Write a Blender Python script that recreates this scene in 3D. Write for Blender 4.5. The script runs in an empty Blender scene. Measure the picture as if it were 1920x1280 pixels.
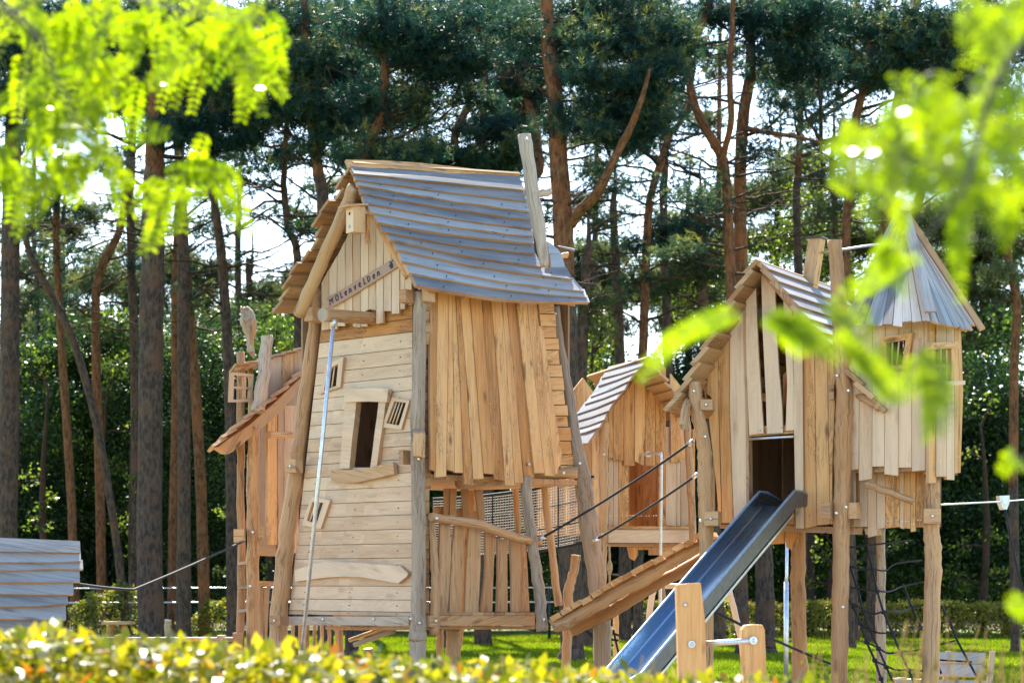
import bpy, math, random
import numpy as np
from mathutils import Vector as V, Matrix

random.seed(7); RNG = np.random.default_rng(11)
S = bpy.context.scene
COL = S.collection

# ------------------------------------------------------------------ camera
F, HZ, EYE = 4200.0, 1090.0, 1.6           # focal length in photo pixels, horizon row, eye height
cd = bpy.data.cameras.new('camera'); cam = bpy.data.objects.new('camera', cd); COL.objects.link(cam)
cam.location = (0, 0, EYE); cam.rotation_euler = (math.radians(90), 0, 0)
cd.sensor_width = 36; cd.lens = F * 36 / 1920; cd.shift_y = (HZ - 640) / 1920
cd.clip_start = 0.1; cd.clip_end = 2000
cd.dof.use_dof = True; cd.dof.focus_distance = 22.6; cd.dof.aperture_fstop = 3.5
S.camera = cam

# ------------------------------------------------------------------ light
SUN_AZ, SUN_EL = math.radians(-6), math.radians(47)    # azimuth from +Y towards +X
sd = V((math.sin(SUN_AZ) * math.cos(SUN_EL), math.cos(SUN_AZ) * math.cos(SUN_EL), math.sin(SUN_EL)))
ld = bpy.data.lights.new('sun', 'SUN'); ld.energy = 4.6; ld.angle = math.radians(0.53); ld.color = (1, .93, .82)
sun = bpy.data.objects.new('sun', ld); COL.objects.link(sun); sun.location = (0, 0, 40)
sun.rotation_euler = (-sd).to_track_quat('-Z', 'Y').to_euler()
w = bpy.data.worlds.new('World'); S.world = w; w.use_nodes = True
nt = w.node_tree; sk = nt.nodes.new('ShaderNodeTexSky'); sk.sky_type = 'NISHITA'; sk.sun_disc = False
sk.sun_elevation = SUN_EL; sk.sun_rotation = SUN_AZ; sk.air_density = 1.0; sk.dust_density = .5; sk.ozone_density = 1.0
nt.links.new(sk.outputs[0], nt.nodes['Background'].inputs[0]); nt.nodes['Background'].inputs[1].default_value = 0.125
S.view_settings.view_transform = 'Standard'; S.view_settings.look = 'None'
S.view_settings.exposure = 1.84; S.view_settings.gamma = 1
S.render.engine = 'CYCLES'
cy = S.cycles
cy.use_denoising = True
try: cy.denoiser = 'OPENIMAGEDENOISE'
except Exception: pass
cy.max_bounces = 7; cy.diffuse_bounces = 3; cy.glossy_bounces = 3; cy.transmission_bounces = 4; cy.transparent_max_bounces = 4
cy.sample_clamp_indirect = 6; cy.caustics_reflective = False; cy.caustics_refractive = False

# ------------------------------------------------------------------ materials
def newmat(name):
    m = bpy.data.materials.new(name); m.use_nodes = True
    t = m.node_tree; b = t.nodes['Principled BSDF']
    return m, t, b
def N(t, typ, **kw):
    n = t.nodes.new(typ)
    for k, v in kw.items():
        if hasattr(n, k): setattr(n, k, v)
        else: n.inputs[k].default_value = v
    return n
def ramp(t, stops):
    n = t.nodes.new('ShaderNodeValToRGB'); e = n.color_ramp.elements
    while len(e) < len(stops): e.new(.5)
    for q, (p, c) in zip(e, stops): q.position = p; q.color = (*c, 1)
    return n
def mixc(t, fac, a, b, mode='MIX'):
    n = t.nodes.new('ShaderNodeMix'); n.data_type = 'RGBA'; n.blend_type = mode
    for i, x in ((0, fac), (6, a), (7, b)):
        if hasattr(x, 'is_output'): t.links.new(x, n.inputs[i])
        elif i == 0: n.inputs[0].default_value = x
        else: n.inputs[i].default_value = (*x, 1)
    return n.outputs[2]
def tone_of(t):
    a = t.nodes.new('ShaderNodeAttribute'); a.attribute_name = 'tone'; return a.outputs['Fac']

def wood(name, dark, mid, light, knot=(.10, .042, .014), rough=.62, knots=.75, stain=.0, spec=.3, bump=.35, check=0., streak=.7, grey=.32, greycol=(.36, .31, .26)):
    """sawn or peeled timber: grain runs along U (metres)"""
    m, t, b = newmat(name); L = t.links.new
    uv = N(t, 'ShaderNodeUVMap').outputs[0]
    def mp(sx, sy):
        n = N(t, 'ShaderNodeMapping'); n.inputs['Scale'].default_value = (sx, sy, 1); L(uv, n.inputs[0]); return n.outputs[0]
    g1 = N(t, 'ShaderNodeTexNoise', Scale=1., Detail=5., Roughness=.6, Distortion=.6); L(mp(2.2, 46), g1.inputs[0])
    g2 = N(t, 'ShaderNodeTexNoise', Scale=1., Detail=3., Roughness=.55); L(mp(1.1, 7), g2.inputs[0])
    tn = tone_of(t)
    a = N(t, 'ShaderNodeMath', operation='MULTIPLY'); L(g1.outputs[0], a.inputs[0]); a.inputs[1].default_value = .5
    c = N(t, 'ShaderNodeMath', operation='MULTIPLY_ADD'); L(g2.outputs[0], c.inputs[0]); c.inputs[1].default_value = .5; L(a.outputs[0], c.inputs[2])
    d = N(t, 'ShaderNodeMath', operation='MULTIPLY_ADD'); L(tn, d.inputs[0]); d.inputs[1].default_value = .44; L(c.outputs[0], d.inputs[2])
    r = ramp(t, [(.28, dark), (.58, mid), (.88, light)]); L(d.outputs[0], r.inputs[0])
    col = r.outputs[0]
    # knots and brown sap streaks
    vo = N(t, 'ShaderNodeTexVoronoi', Scale=1.); vo.inputs['Randomness'].default_value = 1; 
    dn = N(t, 'ShaderNodeTexNoise', Scale=3., Detail=3.); L(uv, dn.inputs[0])
    vm = N(t, 'ShaderNodeVectorMath', operation='MULTIPLY_ADD'); L(dn.outputs[1], vm.inputs[0]); vm.inputs[1].default_value = (.35, .06, 0); L(uv, vm.inputs[2])
    mv = N(t, 'ShaderNodeMapping'); mv.inputs['Scale'].default_value = (2.0, 6.5, 1); L(vm.outputs[0], mv.inputs[0]); L(mv.outputs[0], vo.inputs[0])
    kr = ramp(t, [(.07, (1, 1, 1)), (.21, (0, 0, 0))]); L(vo.outputs['Distance'], kr.inputs[0])
    kf = N(t, 'ShaderNodeMath', operation='MULTIPLY'); L(kr.outputs[0], kf.inputs[0]); kf.inputs[1].default_value = knots
    col = mixc(t, kf.outputs[0], col, knot)
    sn = N(t, 'ShaderNodeTexNoise', Scale=1., Detail=6., Roughness=.7, Distortion=2.2); L(mp(1.3, 9), sn.inputs[0])
    sr = ramp(t, [(.46, (0, 0, 0)), (.5, (1, 1, 1)), (.545, (0, 0, 0))]); L(sn.outputs[0], sr.inputs[0])
    bn = N(t, 'ShaderNodeTexNoise', Scale=1., Detail=2.); L(mp(.9, 3.1), bn.inputs[0])
    br = ramp(t, [(.46, (0, 0, 0)), (.6, (1, 1, 1))]); L(bn.outputs[0], br.inputs[0])
    sf = N(t, 'ShaderNodeMath', operation='MULTIPLY'); L(sr.outputs[0], sf.inputs[0]); L(br.outputs[0], sf.inputs[1])
    sf2 = N(t, 'ShaderNodeMath', operation='MULTIPLY'); L(sf.outputs[0], sf2.inputs[0]); sf2.inputs[1].default_value = streak
    col = mixc(t, sf2.outputs[0], col, knot)
    gn = N(t, 'ShaderNodeTexNoise', Scale=1., Detail=5., Roughness=.65); L(mp(.7, 4.2), gn.inputs[0])
    gr_ = ramp(t, [(.44, (0, 0, 0)), (.68, (1, 1, 1))]); L(gn.outputs[0], gr_.inputs[0])
    gf = N(t, 'ShaderNodeMath', operation='MULTIPLY'); L(gr_.outputs[0], gf.inputs[0]); gf.inputs[1].default_value = grey
    col = mixc(t, gf.outputs[0], col, greycol)
    if check:                                   # drying cracks along the grain
        cn = N(t, 'ShaderNodeTexNoise', Scale=1., Detail=2., Distortion=.4); L(mp(.55, 26), cn.inputs[0])
        cr = ramp(t, [(.485, (0, 0, 0)), (.5, (1, 1, 1)), (.515, (0, 0, 0))]); L(cn.outputs[0], cr.inputs[0])
        cf = N(t, 'ShaderNodeMath', operation='MULTIPLY'); L(cr.outputs[0], cf.inputs[0]); cf.inputs[1].default_value = check
        col = mixc(t, cf.outputs[0], col, (.06, .04, .025))
    L(col, b.inputs['Base Color']); b.inputs['Roughness'].default_value = rough
    b.inputs['Specular IOR Level'].default_value = spec
    bp = N(t, 'ShaderNodeBump'); bp.inputs['Strength'].default_value = bump; bp.inputs['Distance'].default_value = .006
    L(g1.outputs[0], bp.inputs['Height']); L(bp.outputs[0], b.inputs['Normal'])
    return m

def plain(name, col, rough=.5, metal=0., spec=.5):
    m, t, b = newmat(name); b.inputs['Base Color'].default_value = (*col, 1)
    b.inputs['Roughness'].default_value = rough; b.inputs['Metallic'].default_value = metal; b.inputs['Specular IOR Level'].default_value = spec
    n = N(t, 'ShaderNodeTexNoise', Scale=18., Detail=4.); tc = N(t, 'ShaderNodeTexCoord'); t.links.new(tc.outputs['Object'], n.inputs[0])
    r = ramp(t, [(.3, tuple(x * .82 for x in col)), (.7, tuple(min(1, x * 1.12) for x in col))]); t.links.new(n.outputs[0], r.inputs[0])
    t.links.new(r.outputs[0], b.inputs['Base Color'])
    return m

def leafmat(name, stops, trans=.5, rough=.4, spec=.4, tcol=1.3):
    """leaf or needle: diffuse and gloss mixed with light passing through"""
    m, t, b = newmat(name); L = t.links.new
    r = ramp(t, stops); L(tone_of(t), r.inputs[0]); L(r.outputs[0], b.inputs['Base Color'])
    b.inputs['Roughness'].default_value = rough; b.inputs['Specular IOR Level'].default_value = spec
    tr = N(t, 'ShaderNodeBsdfTranslucent'); c = mixc(t, 1., r.outputs[0], (tcol, tcol * 1.05, tcol * .55), 'MULTIPLY'); L(c, tr.inputs[0])
    mx = N(t, 'ShaderNodeMixShader'); mx.inputs[0].default_value = trans; L(b.outputs[0], mx.inputs[1]); L(tr.outputs[0], mx.inputs[2])
    L(mx.outputs[0], t.nodes['Material Output'].inputs[0])
    return m

def barkmat(name, a, bcol, c, sc=1.):
    m, t, b = newmat(name); L = t.links.new
    uv = N(t, 'ShaderNodeUVMap').outputs[0]
    mp = N(t, 'ShaderNodeMapping'); mp.inputs['Scale'].default_value = (5 * sc, 16 * sc, 1); L(uv, mp.inputs[0])
    vo = N(t, 'ShaderNodeTexVoronoi', Scale=1.); L(mp.outputs[0], vo.inputs[0])
    n = N(t, 'ShaderNodeTexNoise', Scale=2., Detail=5., Roughness=.65); L(mp.outputs[0], n.inputs[0])
    ad = N(t, 'ShaderNodeMath', operation='MULTIPLY_ADD'); L(vo.outputs[0], ad.inputs[0]); ad.inputs[1].default_value = .5; L(n.outputs[0], ad.inputs[2])
    r = ramp(t, [(.35, a), (.7, bcol), (1., c)]); L(ad.outputs[0], r.inputs[0])
    pn = N(t, 'ShaderNodeTexNoise', Scale=1.6, Detail=4., Roughness=.7); L(uv, pn.inputs[0])
    pr_ = ramp(t, [(.5, (0, 0, 0)), (.62, (.75, .75, .75))]); L(pn.outputs[0], pr_.inputs[0])
    L(mixc(t, pr_.outputs[0], r.outputs[0], tuple(x * y for x, y in zip(c, (1.05, .8, .65)))), b.inputs['Base Color']); b.inputs['Roughness'].default_value = .85; b.inputs['Specular IOR Level'].default_value = .2
    bp = N(t, 'ShaderNodeBump'); bp.inputs['Strength'].default_value = .9; bp.inputs['Distance'].default_value = .03
    L(ad.outputs[0], bp.inputs['Height']); L(bp.outputs[0], b.inputs['Normal'])
    return m

M = {}
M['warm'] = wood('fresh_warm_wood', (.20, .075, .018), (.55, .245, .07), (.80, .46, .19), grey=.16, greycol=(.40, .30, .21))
M['pale'] = wood('pale_sawn_wood', (.36, .19, .09), (.57, .365, .215), (.76, .56, .38), knots=.3, streak=.22, knot=(.2, .10, .05))
M['log'] = wood('peeled_log_wood', (.21, .095, .034), (.45, .235, .10), (.62, .38, .19), grey=.22, knots=.45, check=.7)
M['greylog'] = wood('weathered_log_wood', (.17, .12, .08), (.35, .265, .185), (.53, .43, .33), knots=.4, check=.75)
M['roof'] = wood('weathered_grey_board', (.055, .06, .064), (.155, .168, .18), (.35, .365, .375), knot=(.05, .045, .045), knots=.6, rough=.62, spec=.3, check=.35, streak=.12, grey=.55, greycol=(.26, .215, .175))
M['edge'] = wood('brown_board_edge', (.20, .09, .038), (.42, .22, .105), (.56, .34, .18), knots=.5)
M['under'] = wood('rough_board_underside', (.17, .075, .025), (.38, .205, .085), (.52, .33, .165), knots=.9)
M['dark'] = wood('shaded_interior_board', (.18, .095, .045), (.30, .17, .08), (.40, .25, .13))  # darker board copy: interior shade is put into the colour
M['sign'] = wood('brown_sign_board', (.30, .16, .11), (.42, .25, .18), (.5, .32, .24), knots=.2)
M['ink'] = plain('dark_paint', (.012, .04, .09), .6)
M['steel'] = plain('galvanised_steel', (.66, .69, .72), .42, .85)
M['bolt'] = plain('bolt_steel', (.6, .62, .64), .35, .9)
M['rope'] = plain('black_rope', (.012, .013, .016), .75)
M['cream'] = plain('cream_rope', (.42, .40, .36), .8)
M['hemp'] = plain('hemp_rope', (.45, .33, .18), .85)
M['teal'] = plain('teal_paint', (.08, .42, .38), .5)
M['black'] = plain('dark_metal', (.02, .025, .03), .5)
M['hole'] = plain('hole_shade', (.01, .008, .006), .9)
M['slate'] = plain('dark_cap', (.03, .04, .05), .45)
M['bark'] = barkmat('pine_bark_grey', (.014, .010, .009), (.062, .043, .036), (.14, .092, .07))
M['orange'] = barkmat('pine_bark_orange', (.025, .011, .006), (.125, .054, .025), (.25, .118, .06))
M['branch'] = barkmat('branch_bark', (.012, .009, .007), (.04, .026, .018), (.09, .06, .04), 3.)
M['needle'] = leafmat('pine_needles', [(0, (.004, .025, .03)), (.45, (.015, .058, .06)), (.72, (.06, .105, .06)), (1, (.20, .20, .06))], .4, .5, .25)  # shaded teal and sunlit olive are put into the needle colour
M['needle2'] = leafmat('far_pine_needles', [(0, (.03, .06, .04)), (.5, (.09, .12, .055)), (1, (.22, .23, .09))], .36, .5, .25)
M['leaf'] = leafmat('broad_leaves_dark', [(0, (.009, .027, .014)), (.5, (.03, .07, .022)), (.8, (.11, .17, .026)), (1, (.27, .32, .04))], .5, .38, .4)  # bright end of the ramp imitates sunlit leaf specks
M['leaf2'] = leafmat('broad_leaves_light', [(0, (.03, .06, .012)), (.5, (.10, .15, .022)), (1, (.27, .31, .04))], .5, .4, .4)
M['hedge'] = leafmat('hedge_leaves', [(0, (.03, .05, .004)), (.4, (.15, .165, .008)), (.75, (.36, .30, .012)), (.93, (.44, .30, .03)), (1, (.38, .13, .015))], .45, .32, .5)
M['hedge2'] = leafmat('yellow_hedge_leaves', [(0, (.08, .10, .02)), (.5, (.20, .21, .035)), (.85, (.36, .30, .045)), (1, (.3, .12, .03))], .45, .4, .4)
M['locust'] = leafmat('locust_leaflets', [(0, (.04, .10, .002)), (.5, (.16, .225, .003)), (.96, (.24, .30, .004)), (1, (.28, .30, .006))], .66, .25, .32, 1.45)
M['twig'] = plain('twig_bark', (.09, .075, .05), .8)
M['grass'] = leafmat('grass_blades', [(0, (.07, .12, .006)), (.6, (.18, .235, .008)), (1, (.30, .30, .03))], .55, .5, .2)
M['straw'] = leafmat('dry_grass', [(0, (.14, .09, .045)), (1, (.26, .18, .09))], .3, .6, .2)

# slide steel: brushed and softly reflecting, reflected sky blue put into its colour
m, t, b = newmat('brushed_slide_steel'); b.inputs['Base Color'].default_value = (.33, .44, .55, 1); b.inputs['Metallic'].default_value = 1
uv = N(t, 'ShaderNodeUVMap').outputs[0]; mp = N(t, 'ShaderNodeMapping'); mp.inputs['Scale'].default_value = (1.2, 60, 1); t.links.new(uv, mp.inputs[0])
nn = N(t, 'ShaderNodeTexNoise', Scale=1., Detail=4.); t.links.new(mp.outputs[0], nn.inputs[0])
rr = ramp(t, [(.3, (.24, .24, .24)), (.7, (.32, .32, .32))]); t.links.new(nn.outputs[0], rr.inputs[0]); t.links.new(rr.outputs[0], b.inputs['Roughness'])
M['slide'] = m
M['slideout'] = plain('dull_slide_side', (.17, .17, .165), .5, .5)
M['rim'] = plain('slide_rim', (.30, .42, .54), .5, .6)

# lawn
m, t, b = newmat('lawn'); L = t.links.new
tc = N(t, 'ShaderNodeTexCoord'); n1 = N(t, 'ShaderNodeTexNoise', Scale=.35, Detail=4.); n2 = N(t, 'ShaderNodeTexNoise', Scale=14., Detail=5., Roughness=.7)
L(tc.outputs['Object'], n1.inputs[0]); L(tc.outputs['Object'], n2.inputs[0])
r1 = ramp(t, [(.35, (.08, .13, .008)), (.55, (.16, .22, .012)), (.72, (.26, .25, .05))]); L(n1.outputs[0], r1.inputs[0])
r2 = ramp(t, [(.3, (.45, .45, .45)), (.7, (1.3, 1.3, 1.3))]); L(n2.outputs[0], r2.inputs[0])
L(mixc(t, 1., r1.outputs[0], r2.outputs[0], 'MULTIPLY'), b.inputs['Base Color']); b.inputs['Roughness'].default_value = .9
bp = N(t, 'ShaderNodeBump'); bp.inputs['Distance'].default_value = .05; L(n2.outputs[0], bp.inputs['Height']); L(bp.outputs[0], b.inputs['Normal'])
M['lawn'] = m
M['sand'] = plain('play_sand', (.27, .205, .135), .95, 0, .1)
# forest floor
M['soil'] = plain('forest_floor', (.10, .075, .04), .95, 0, .1)

# ------------------------------------------------------------------ geometry helpers
def P(px, py, D): return V(((px - 960) / F * D, D, EYE + (HZ - py) / F * D))
def m2px(D): return F / D
class PL:
    """plane through three points given as photo pixel + distance; normal faces the viewer"""
    def __init__(s, a, b, c):
        pts = [x if isinstance(x, V) else P(*x) for x in (a, b, c)]
        s.p = pts[0]; s.n = (pts[1] - pts[0]).cross(pts[2] - pts[0]).normalized()
        if s.n.dot(s.p - V((0, 0, EYE))) > 0: s.n = -s.n
    def hit(s, px, py, off=0.):
        o = V((0, 0, EYE)); d = V(((px - 960) / F, 1, (HZ - py) / F))
        return o + d * ((s.p + s.n * off - o).dot(s.n) / d.dot(s.n))

class MB:
    def __init__(s): s.v = []; s.f = []; s.uv = []; s.tone = []; s.mi = []; s.sm = []; s.mats = []
    def mat(s, k):
        if k not in s.mats: s.mats.append(k)
        return s.mats.index(k)
    def face(s, idx, uvs, mk, smooth=False):
        s.f.append(idx); s.uv.append(uvs); s.mi.append(s.mat(mk)); s.sm.append(smooth)
    def prism(s, pts, n, t, m='warm', ms=None, grain=None, tone=None, lift=None):
        """pts: outline on the visible face; extruded by t against n"""
        ms = ms or m; k = len(pts); b0 = len(s.v)
        tone = random.random() if tone is None else tone
        if lift: pts = [p + n * l for p, l in zip(pts, lift)]
        if grain is None: grain = pts[1] - pts[0]
        g = (grain - n * grain.dot(n)).normalized(); h = n.cross(g)
        ou, ov = random.uniform(0, 50), random.uniform(0, 50); o = pts[0]
        # make the outline run anticlockwise seen from n
        nn = V((0, 0, 0))
        for i in range(k): nn += (pts[i] - o).cross(pts[(i + 1) % k] - o)
        if nn.dot(n) < 0: pts = pts[::-1]
        bk = [p - n * t for p in pts]
        s.v += pts + bk; s.tone += [tone] * (2 * k)
        U = lambda p: ((p - o).dot(g) + ou, (p - o).dot(h) + ov)
        s.face(list(range(b0, b0 + k)), [U(p) for p in pts], m)
        s.face(list(range(b0 + 2 * k - 1, b0 + k - 1, -1)), [U(p) for p in bk[::-1]], ms)
        for i in range(k):
            j = (i + 1) % k
            along = abs((pts[j] - pts[i]).normalized().dot(g)) if (pts[j] - pts[i]).length > 1e-6 else 1
            q = [pts[j], pts[i], bk[i], bk[j]]
            uvs = []
            for z, p in enumerate(q):
                u, v_ = U(p); uvs.append((u, v_ + (t if z > 1 else 0)))
            s.face([b0 + j, b0 + i, b0 + k + i, b0 + k + j], uvs, ms)
    def box(s, c, x, y, z, m='warm', ms=None, tone=None, grain=None):
        """box with centre c and full edge vectors x, y, z (grain along x)"""
        pts = [c - x / 2 - y / 2 + z / 2, c + x / 2 - y / 2 + z / 2, c + x / 2 + y / 2 + z / 2, c - x / 2 + y / 2 + z / 2]
        s.prism(pts, z.normalized(), z.length, m, ms, grain or x, tone)
    def tube(s, pts, rad, m='log', me=None, seg=10, tone=None, smooth=True, caps=True, flat=1., rot=0.):
        k = len(pts); b0 = len(s.v); tone = random.random() if tone is None else tone
        ou, ov = random.uniform(0, 50), random.uniform(0, 50); d0 = None; ln = 0.
        me = me or m
        for i, p in enumerate(pts):
            a = pts[max(0, i - 1)]; c = pts[min(k - 1, i + 1)]; d = (c - a).normalized()
            if d0 is None:
                x = d.cross(V((0, 1, 0)) if abs(d.y) < .9 else V((1, 0, 0))).normalized()
            else: x = (x - d * x.dot(d)).normalized()
            y = d.cross(x); d0 = d
            for j in range(seg):
                an = 2 * math.pi * j / seg + rot
                s.v.append(p + x * (math.cos(an) * rad[i]) + y * (math.sin(an) * rad[i] * flat))
            s.tone += [tone] * seg
            if i:
                l2 = ln + (p - pts[i - 1]).length
                for j in range(seg):
                    j2 = (j + 1) % seg; r = rad[i]
                    v1, v2 = ov + j * .45 / seg * max(.2, r * 12), ov + (j + 1) * .45 / seg * max(.2, r * 12)
                    s.face([b0 + (i - 1) * seg + j, b0 + (i - 1) * seg + j2, b0 + i * seg + j2, b0 + i * seg + j],
                           [(ou + ln, v1), (ou + ln, v2), (ou + l2, v2), (ou + l2, v1)], m, smooth)
                ln = l2
        if caps:
            uvc = lambda: [(ou + math.cos(2 * math.pi * j / seg) * .05, ov + math.sin(2 * math.pi * j / seg) * .05) for j in range(seg)]
            s.face([b0 + j for j in range(seg)][::-1], uvc(), me); s.face([b0 + (k - 1) * seg + j for j in range(seg)], uvc(), me)
    def log(s, px, m='log', me=None, seg=12, tone=None, wob=.06, sub=6, kink=.12):
        """round timber through photo points (px, py, distance, width in px)"""
        pts = [(P(x, y, D), wd / 2 * D / F) for x, y, D, wd in px]
        s.wlog([p for p, _ in pts], [r for _, r in pts], m, me, seg, tone, wob, sub, kink)
    def wlog(s, ps, rs, m='log', me=None, seg=12, tone=None, wob=.06, sub=6, kink=.12):
        out, rad = [], []; k = len(ps)
        for i in range(k - 1):
            p0, p1, p2, p3 = ps[max(0, i - 1)], ps[i], ps[i + 1], ps[min(k - 1, i + 2)]
            for q in range(sub if i < k - 2 else sub + 1):
                u = q / sub
                out.append(.5 * ((2 * p1) + (p2 - p0) * u + (2 * p0 - 5 * p1 + 4 * p2 - p3) * u * u + (3 * p1 - p0 - 3 * p2 + p3) * u ** 3))
                rad.append((rs[i] * (1 - u) + rs[i + 1] * u) * (1 + random.uniform(-wob, wob)))
        for i in range(1, len(out) - 1):
            out[i] = out[i] + V((random.uniform(-1, 1), random.uniform(-1, 1), random.uniform(-1, 1))) * rad[i] * kink
        s.tube(out, rad, m, me or m, seg, tone)
    def bolt(s, p, n=V((0, -1, 0)), r=.016):
        s.tube([p - n * .02, p + n * .012, p + n * .018], [r, r, r * .6], 'bolt', 'bolt', 8)
    def build(s, name, parent=None, bevel=0.):
        me = bpy.data.meshes.new(name); me.from_pydata([tuple(p) for p in s.v], [], s.f)
        ul = me.uv_layers.new(name='UVMap')
        ul.data.foreach_set('uv', [c for q in s.uv for u in q for c in u])
        at = me.attributes.new('tone', 'FLOAT', 'POINT'); at.data.foreach_set('value', s.tone)
        for k in s.mats: me.materials.append(M[k])
        me.polygons.foreach_set('material_index', s.mi); me.polygons.foreach_set('use_smooth', s.sm); me.update()
        o = bpy.data.objects.new(name, me); COL.objects.link(o)
        if parent: o.parent = parent; o.matrix_parent_inverse = Matrix.Translation(-parent.location)
        return o

def tag(o, label, cat=None, group=None, kind=None):
    if label: o['label'] = label
    if cat: o['category'] = cat
    if group: o['group'] = group
    if kind: o['kind'] = kind
    return o
def thing(name, label, cat, loc, group=None):
    o = bpy.data.objects.new(name, None); COL.objects.link(o); o.location = loc; o.empty_display_size = .2
    return tag(o, label, cat, group)

def clip(poly, a, b, keep):
    """part of a 2-D polygon on one side of the line a-b"""
    out = []; sd = lambda p: ((b[0] - a[0]) * (p[1] - a[1]) - (b[1] - a[1]) * (p[0] - a[0])) * keep
    for i in range(len(poly)):
        p, q = poly[i], poly[(i + 1) % len(poly)]; sp, sq = sd(p), sd(q)
        if sp >= 0: out.append(p)
        if (sp > 0 > sq) or (sp < 0 < sq):
            u = sp / (sp - sq); out.append((p[0] + (q[0] - p[0]) * u, p[1] + (q[1] - p[1]) * u))
    return out
def area2(p): return sum(p[i][0] * p[(i + 1) % len(p)][1] - p[(i + 1) % len(p)][0] * p[i][1] for i in range(len(p))) / 2
def subtract(poly, hole):
    if area2(hole) < 0: hole = hole[::-1]
    res = []; rest = poly
    for i in range(len(hole)):
        a, b = hole[i], hole[(i + 1) % len(hole)]
        o = clip(rest, a, b, -1)
        if len(o) > 2 and abs(area2(o)) > 1.5: res.append(o)
        rest = clip(rest, a, b, 1)
        if len(rest) < 3 or abs(area2(rest)) < 1.5: break
    return res
def wobble(poly, amp, step=26):
    out = []
    for i in range(len(poly)):
        p, q = poly[i], poly[(i + 1) % len(poly)]; l = math.hypot(q[0] - p[0], q[1] - p[1]); k = max(1, int(l / step))
        for j in range(k):
            u = j / k; a = amp if j else 0
            out.append((p[0] + (q[0] - p[0]) * u + random.uniform(-a, a), p[1] + (q[1] - p[1]) * u + random.uniform(-a, a)))
    return out
def plank(mb, pl, poly, t=.028, off=0., m='warm', ms=None, g=None, tone=None, holes=(), wob=0., nails=None):
    tone = random.random() if tone is None else tone
    g = g or ((poly[0]), (poly[1]))
    gr = pl.hit(*g[1]) - pl.hit(*g[0])
    parts = [poly]
    for h in holes:
        nx = []
        for q in parts: nx += subtract(q, h)
        parts = nx
    for q in parts:
        q2 = wobble(q, wob) if wob and not holes else q
        mb.prism([pl.hit(x, y, off) for x, y in q2], pl.n, t, m, ms, gr, tone)
def vplanks(mb, pl, tops, bots, ytop, ybot, m='warm', t=.028, off=0., gap=1.1, wob=.5, holes=(), jit=.012, ms=None, tone=None, nails=True):
    """row of upright boards: x edges at the top and bottom, y per board"""
    for i in range(len(tops) - 1):
        yt = ytop[i] if isinstance(ytop, (list, tuple)) else ytop
        yt2 = ytop[i + 1] if isinstance(ytop, (list, tuple)) and len(ytop) == len(tops) else yt
        yb = ybot[i] if isinstance(ybot, (list, tuple)) else ybot
        sk = random.uniform(-2, 2)
        mm = random.choice(('warm', 'pale', 'pale')) if m == '*' else m
        poly = [(tops[i] + gap / 2, yt), (bots[i] + gap / 2, yb + sk), (bots[i + 1] - gap / 2, yb - sk), (tops[i + 1] - gap / 2, yt2)]
        o = off + random.uniform(-jit, jit)
        plank(mb, pl, poly, t, o, mm, ms, None, tone if tone is None else tone + random.uniform(-.2, .2), holes, wob)
        if nails and yb - yt > 60:
            for f_ in (.12, .9):
                for h in (.3, .7):
                    y = yt + (yb - yt) * f_; u = f_
                    x = (tops[i] * (1 - u) + bots[i] * u) * (1 - h) + (tops[i + 1] * (1 - u) + bots[i + 1] * u) * h
                    p = pl.hit(x, y, o); mb.tube([p - pl.n * .005, p + pl.n * .004], [.006, .005], 'bolt', 'bolt', 6)

def frame_window(parent, name, pl, outer, inner, bars, off=.035, t=.045, m='pale', bm=None, label=None):
    """tilted timber frame with upright bars, fixed on a wall"""
    mb = MB()
    for i in range(4):
        j = (i + 1) % 4
        plank(mb, pl, [outer[i], outer[j], inner[j], inner[i]], t, off, m, 'edge', (outer[i], outer[j]), .6 + random.uniform(-.15, .2))
    o = mb.build(name, parent)
    for b in range(bars):
        u = (b + 1) / (bars + 1); k = MB()
        a = tuple(inner[1][i] * (1 - u) + inner[2][i] * u for i in (0, 1)); c = tuple(inner[0][i] * (1 - u) + inner[3][i] * u for i in (0, 1))
        k.tube([pl.hit(*a, off - .02), pl.hit(*c, off - .02)], [.008, .008], bm or 'pale', None, 8, .9); k.build('bar', o)
    if label: o['label'] = label
    return o

def tris(name, vs, mat, tone, parent=None, smooth=False):
    """vs: (n, k, 3) polygons of k corners; tone: (n,)"""
    n, k, _ = vs.shape; me = bpy.data.meshes.new(name)
    me.vertices.add(n * k); me.vertices.foreach_set('co', vs.astype(np.float32).ravel())
    me.loops.add(n * k); me.loops.foreach_set('vertex_index', np.arange(n * k, dtype=np.int32))
    me.polygons.add(n); me.polygons.foreach_set('loop_start', np.arange(0, n * k, k, dtype=np.int32)); me.polygons.foreach_set('loop_total', np.full(n, k, np.int32))
    at = me.attributes.new('tone', 'FLOAT', 'POINT'); at.data.foreach_set('value', np.repeat(tone, k).astype(np.float32))
    me.materials.append(M[mat]); me.update(calc_edges=True)
    o = bpy.data.objects.new(name, me); COL.objects.link(o)
    if parent: o.parent = parent; o.matrix_parent_inverse = Matrix.Translation(-parent.location)
    return o
def unit(a): return a / np.maximum(1e-9, np.linalg.norm(a, axis=-1, keepdims=True))
def rdir(n): return unit(RNG.normal(size=(n, 3)))
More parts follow.
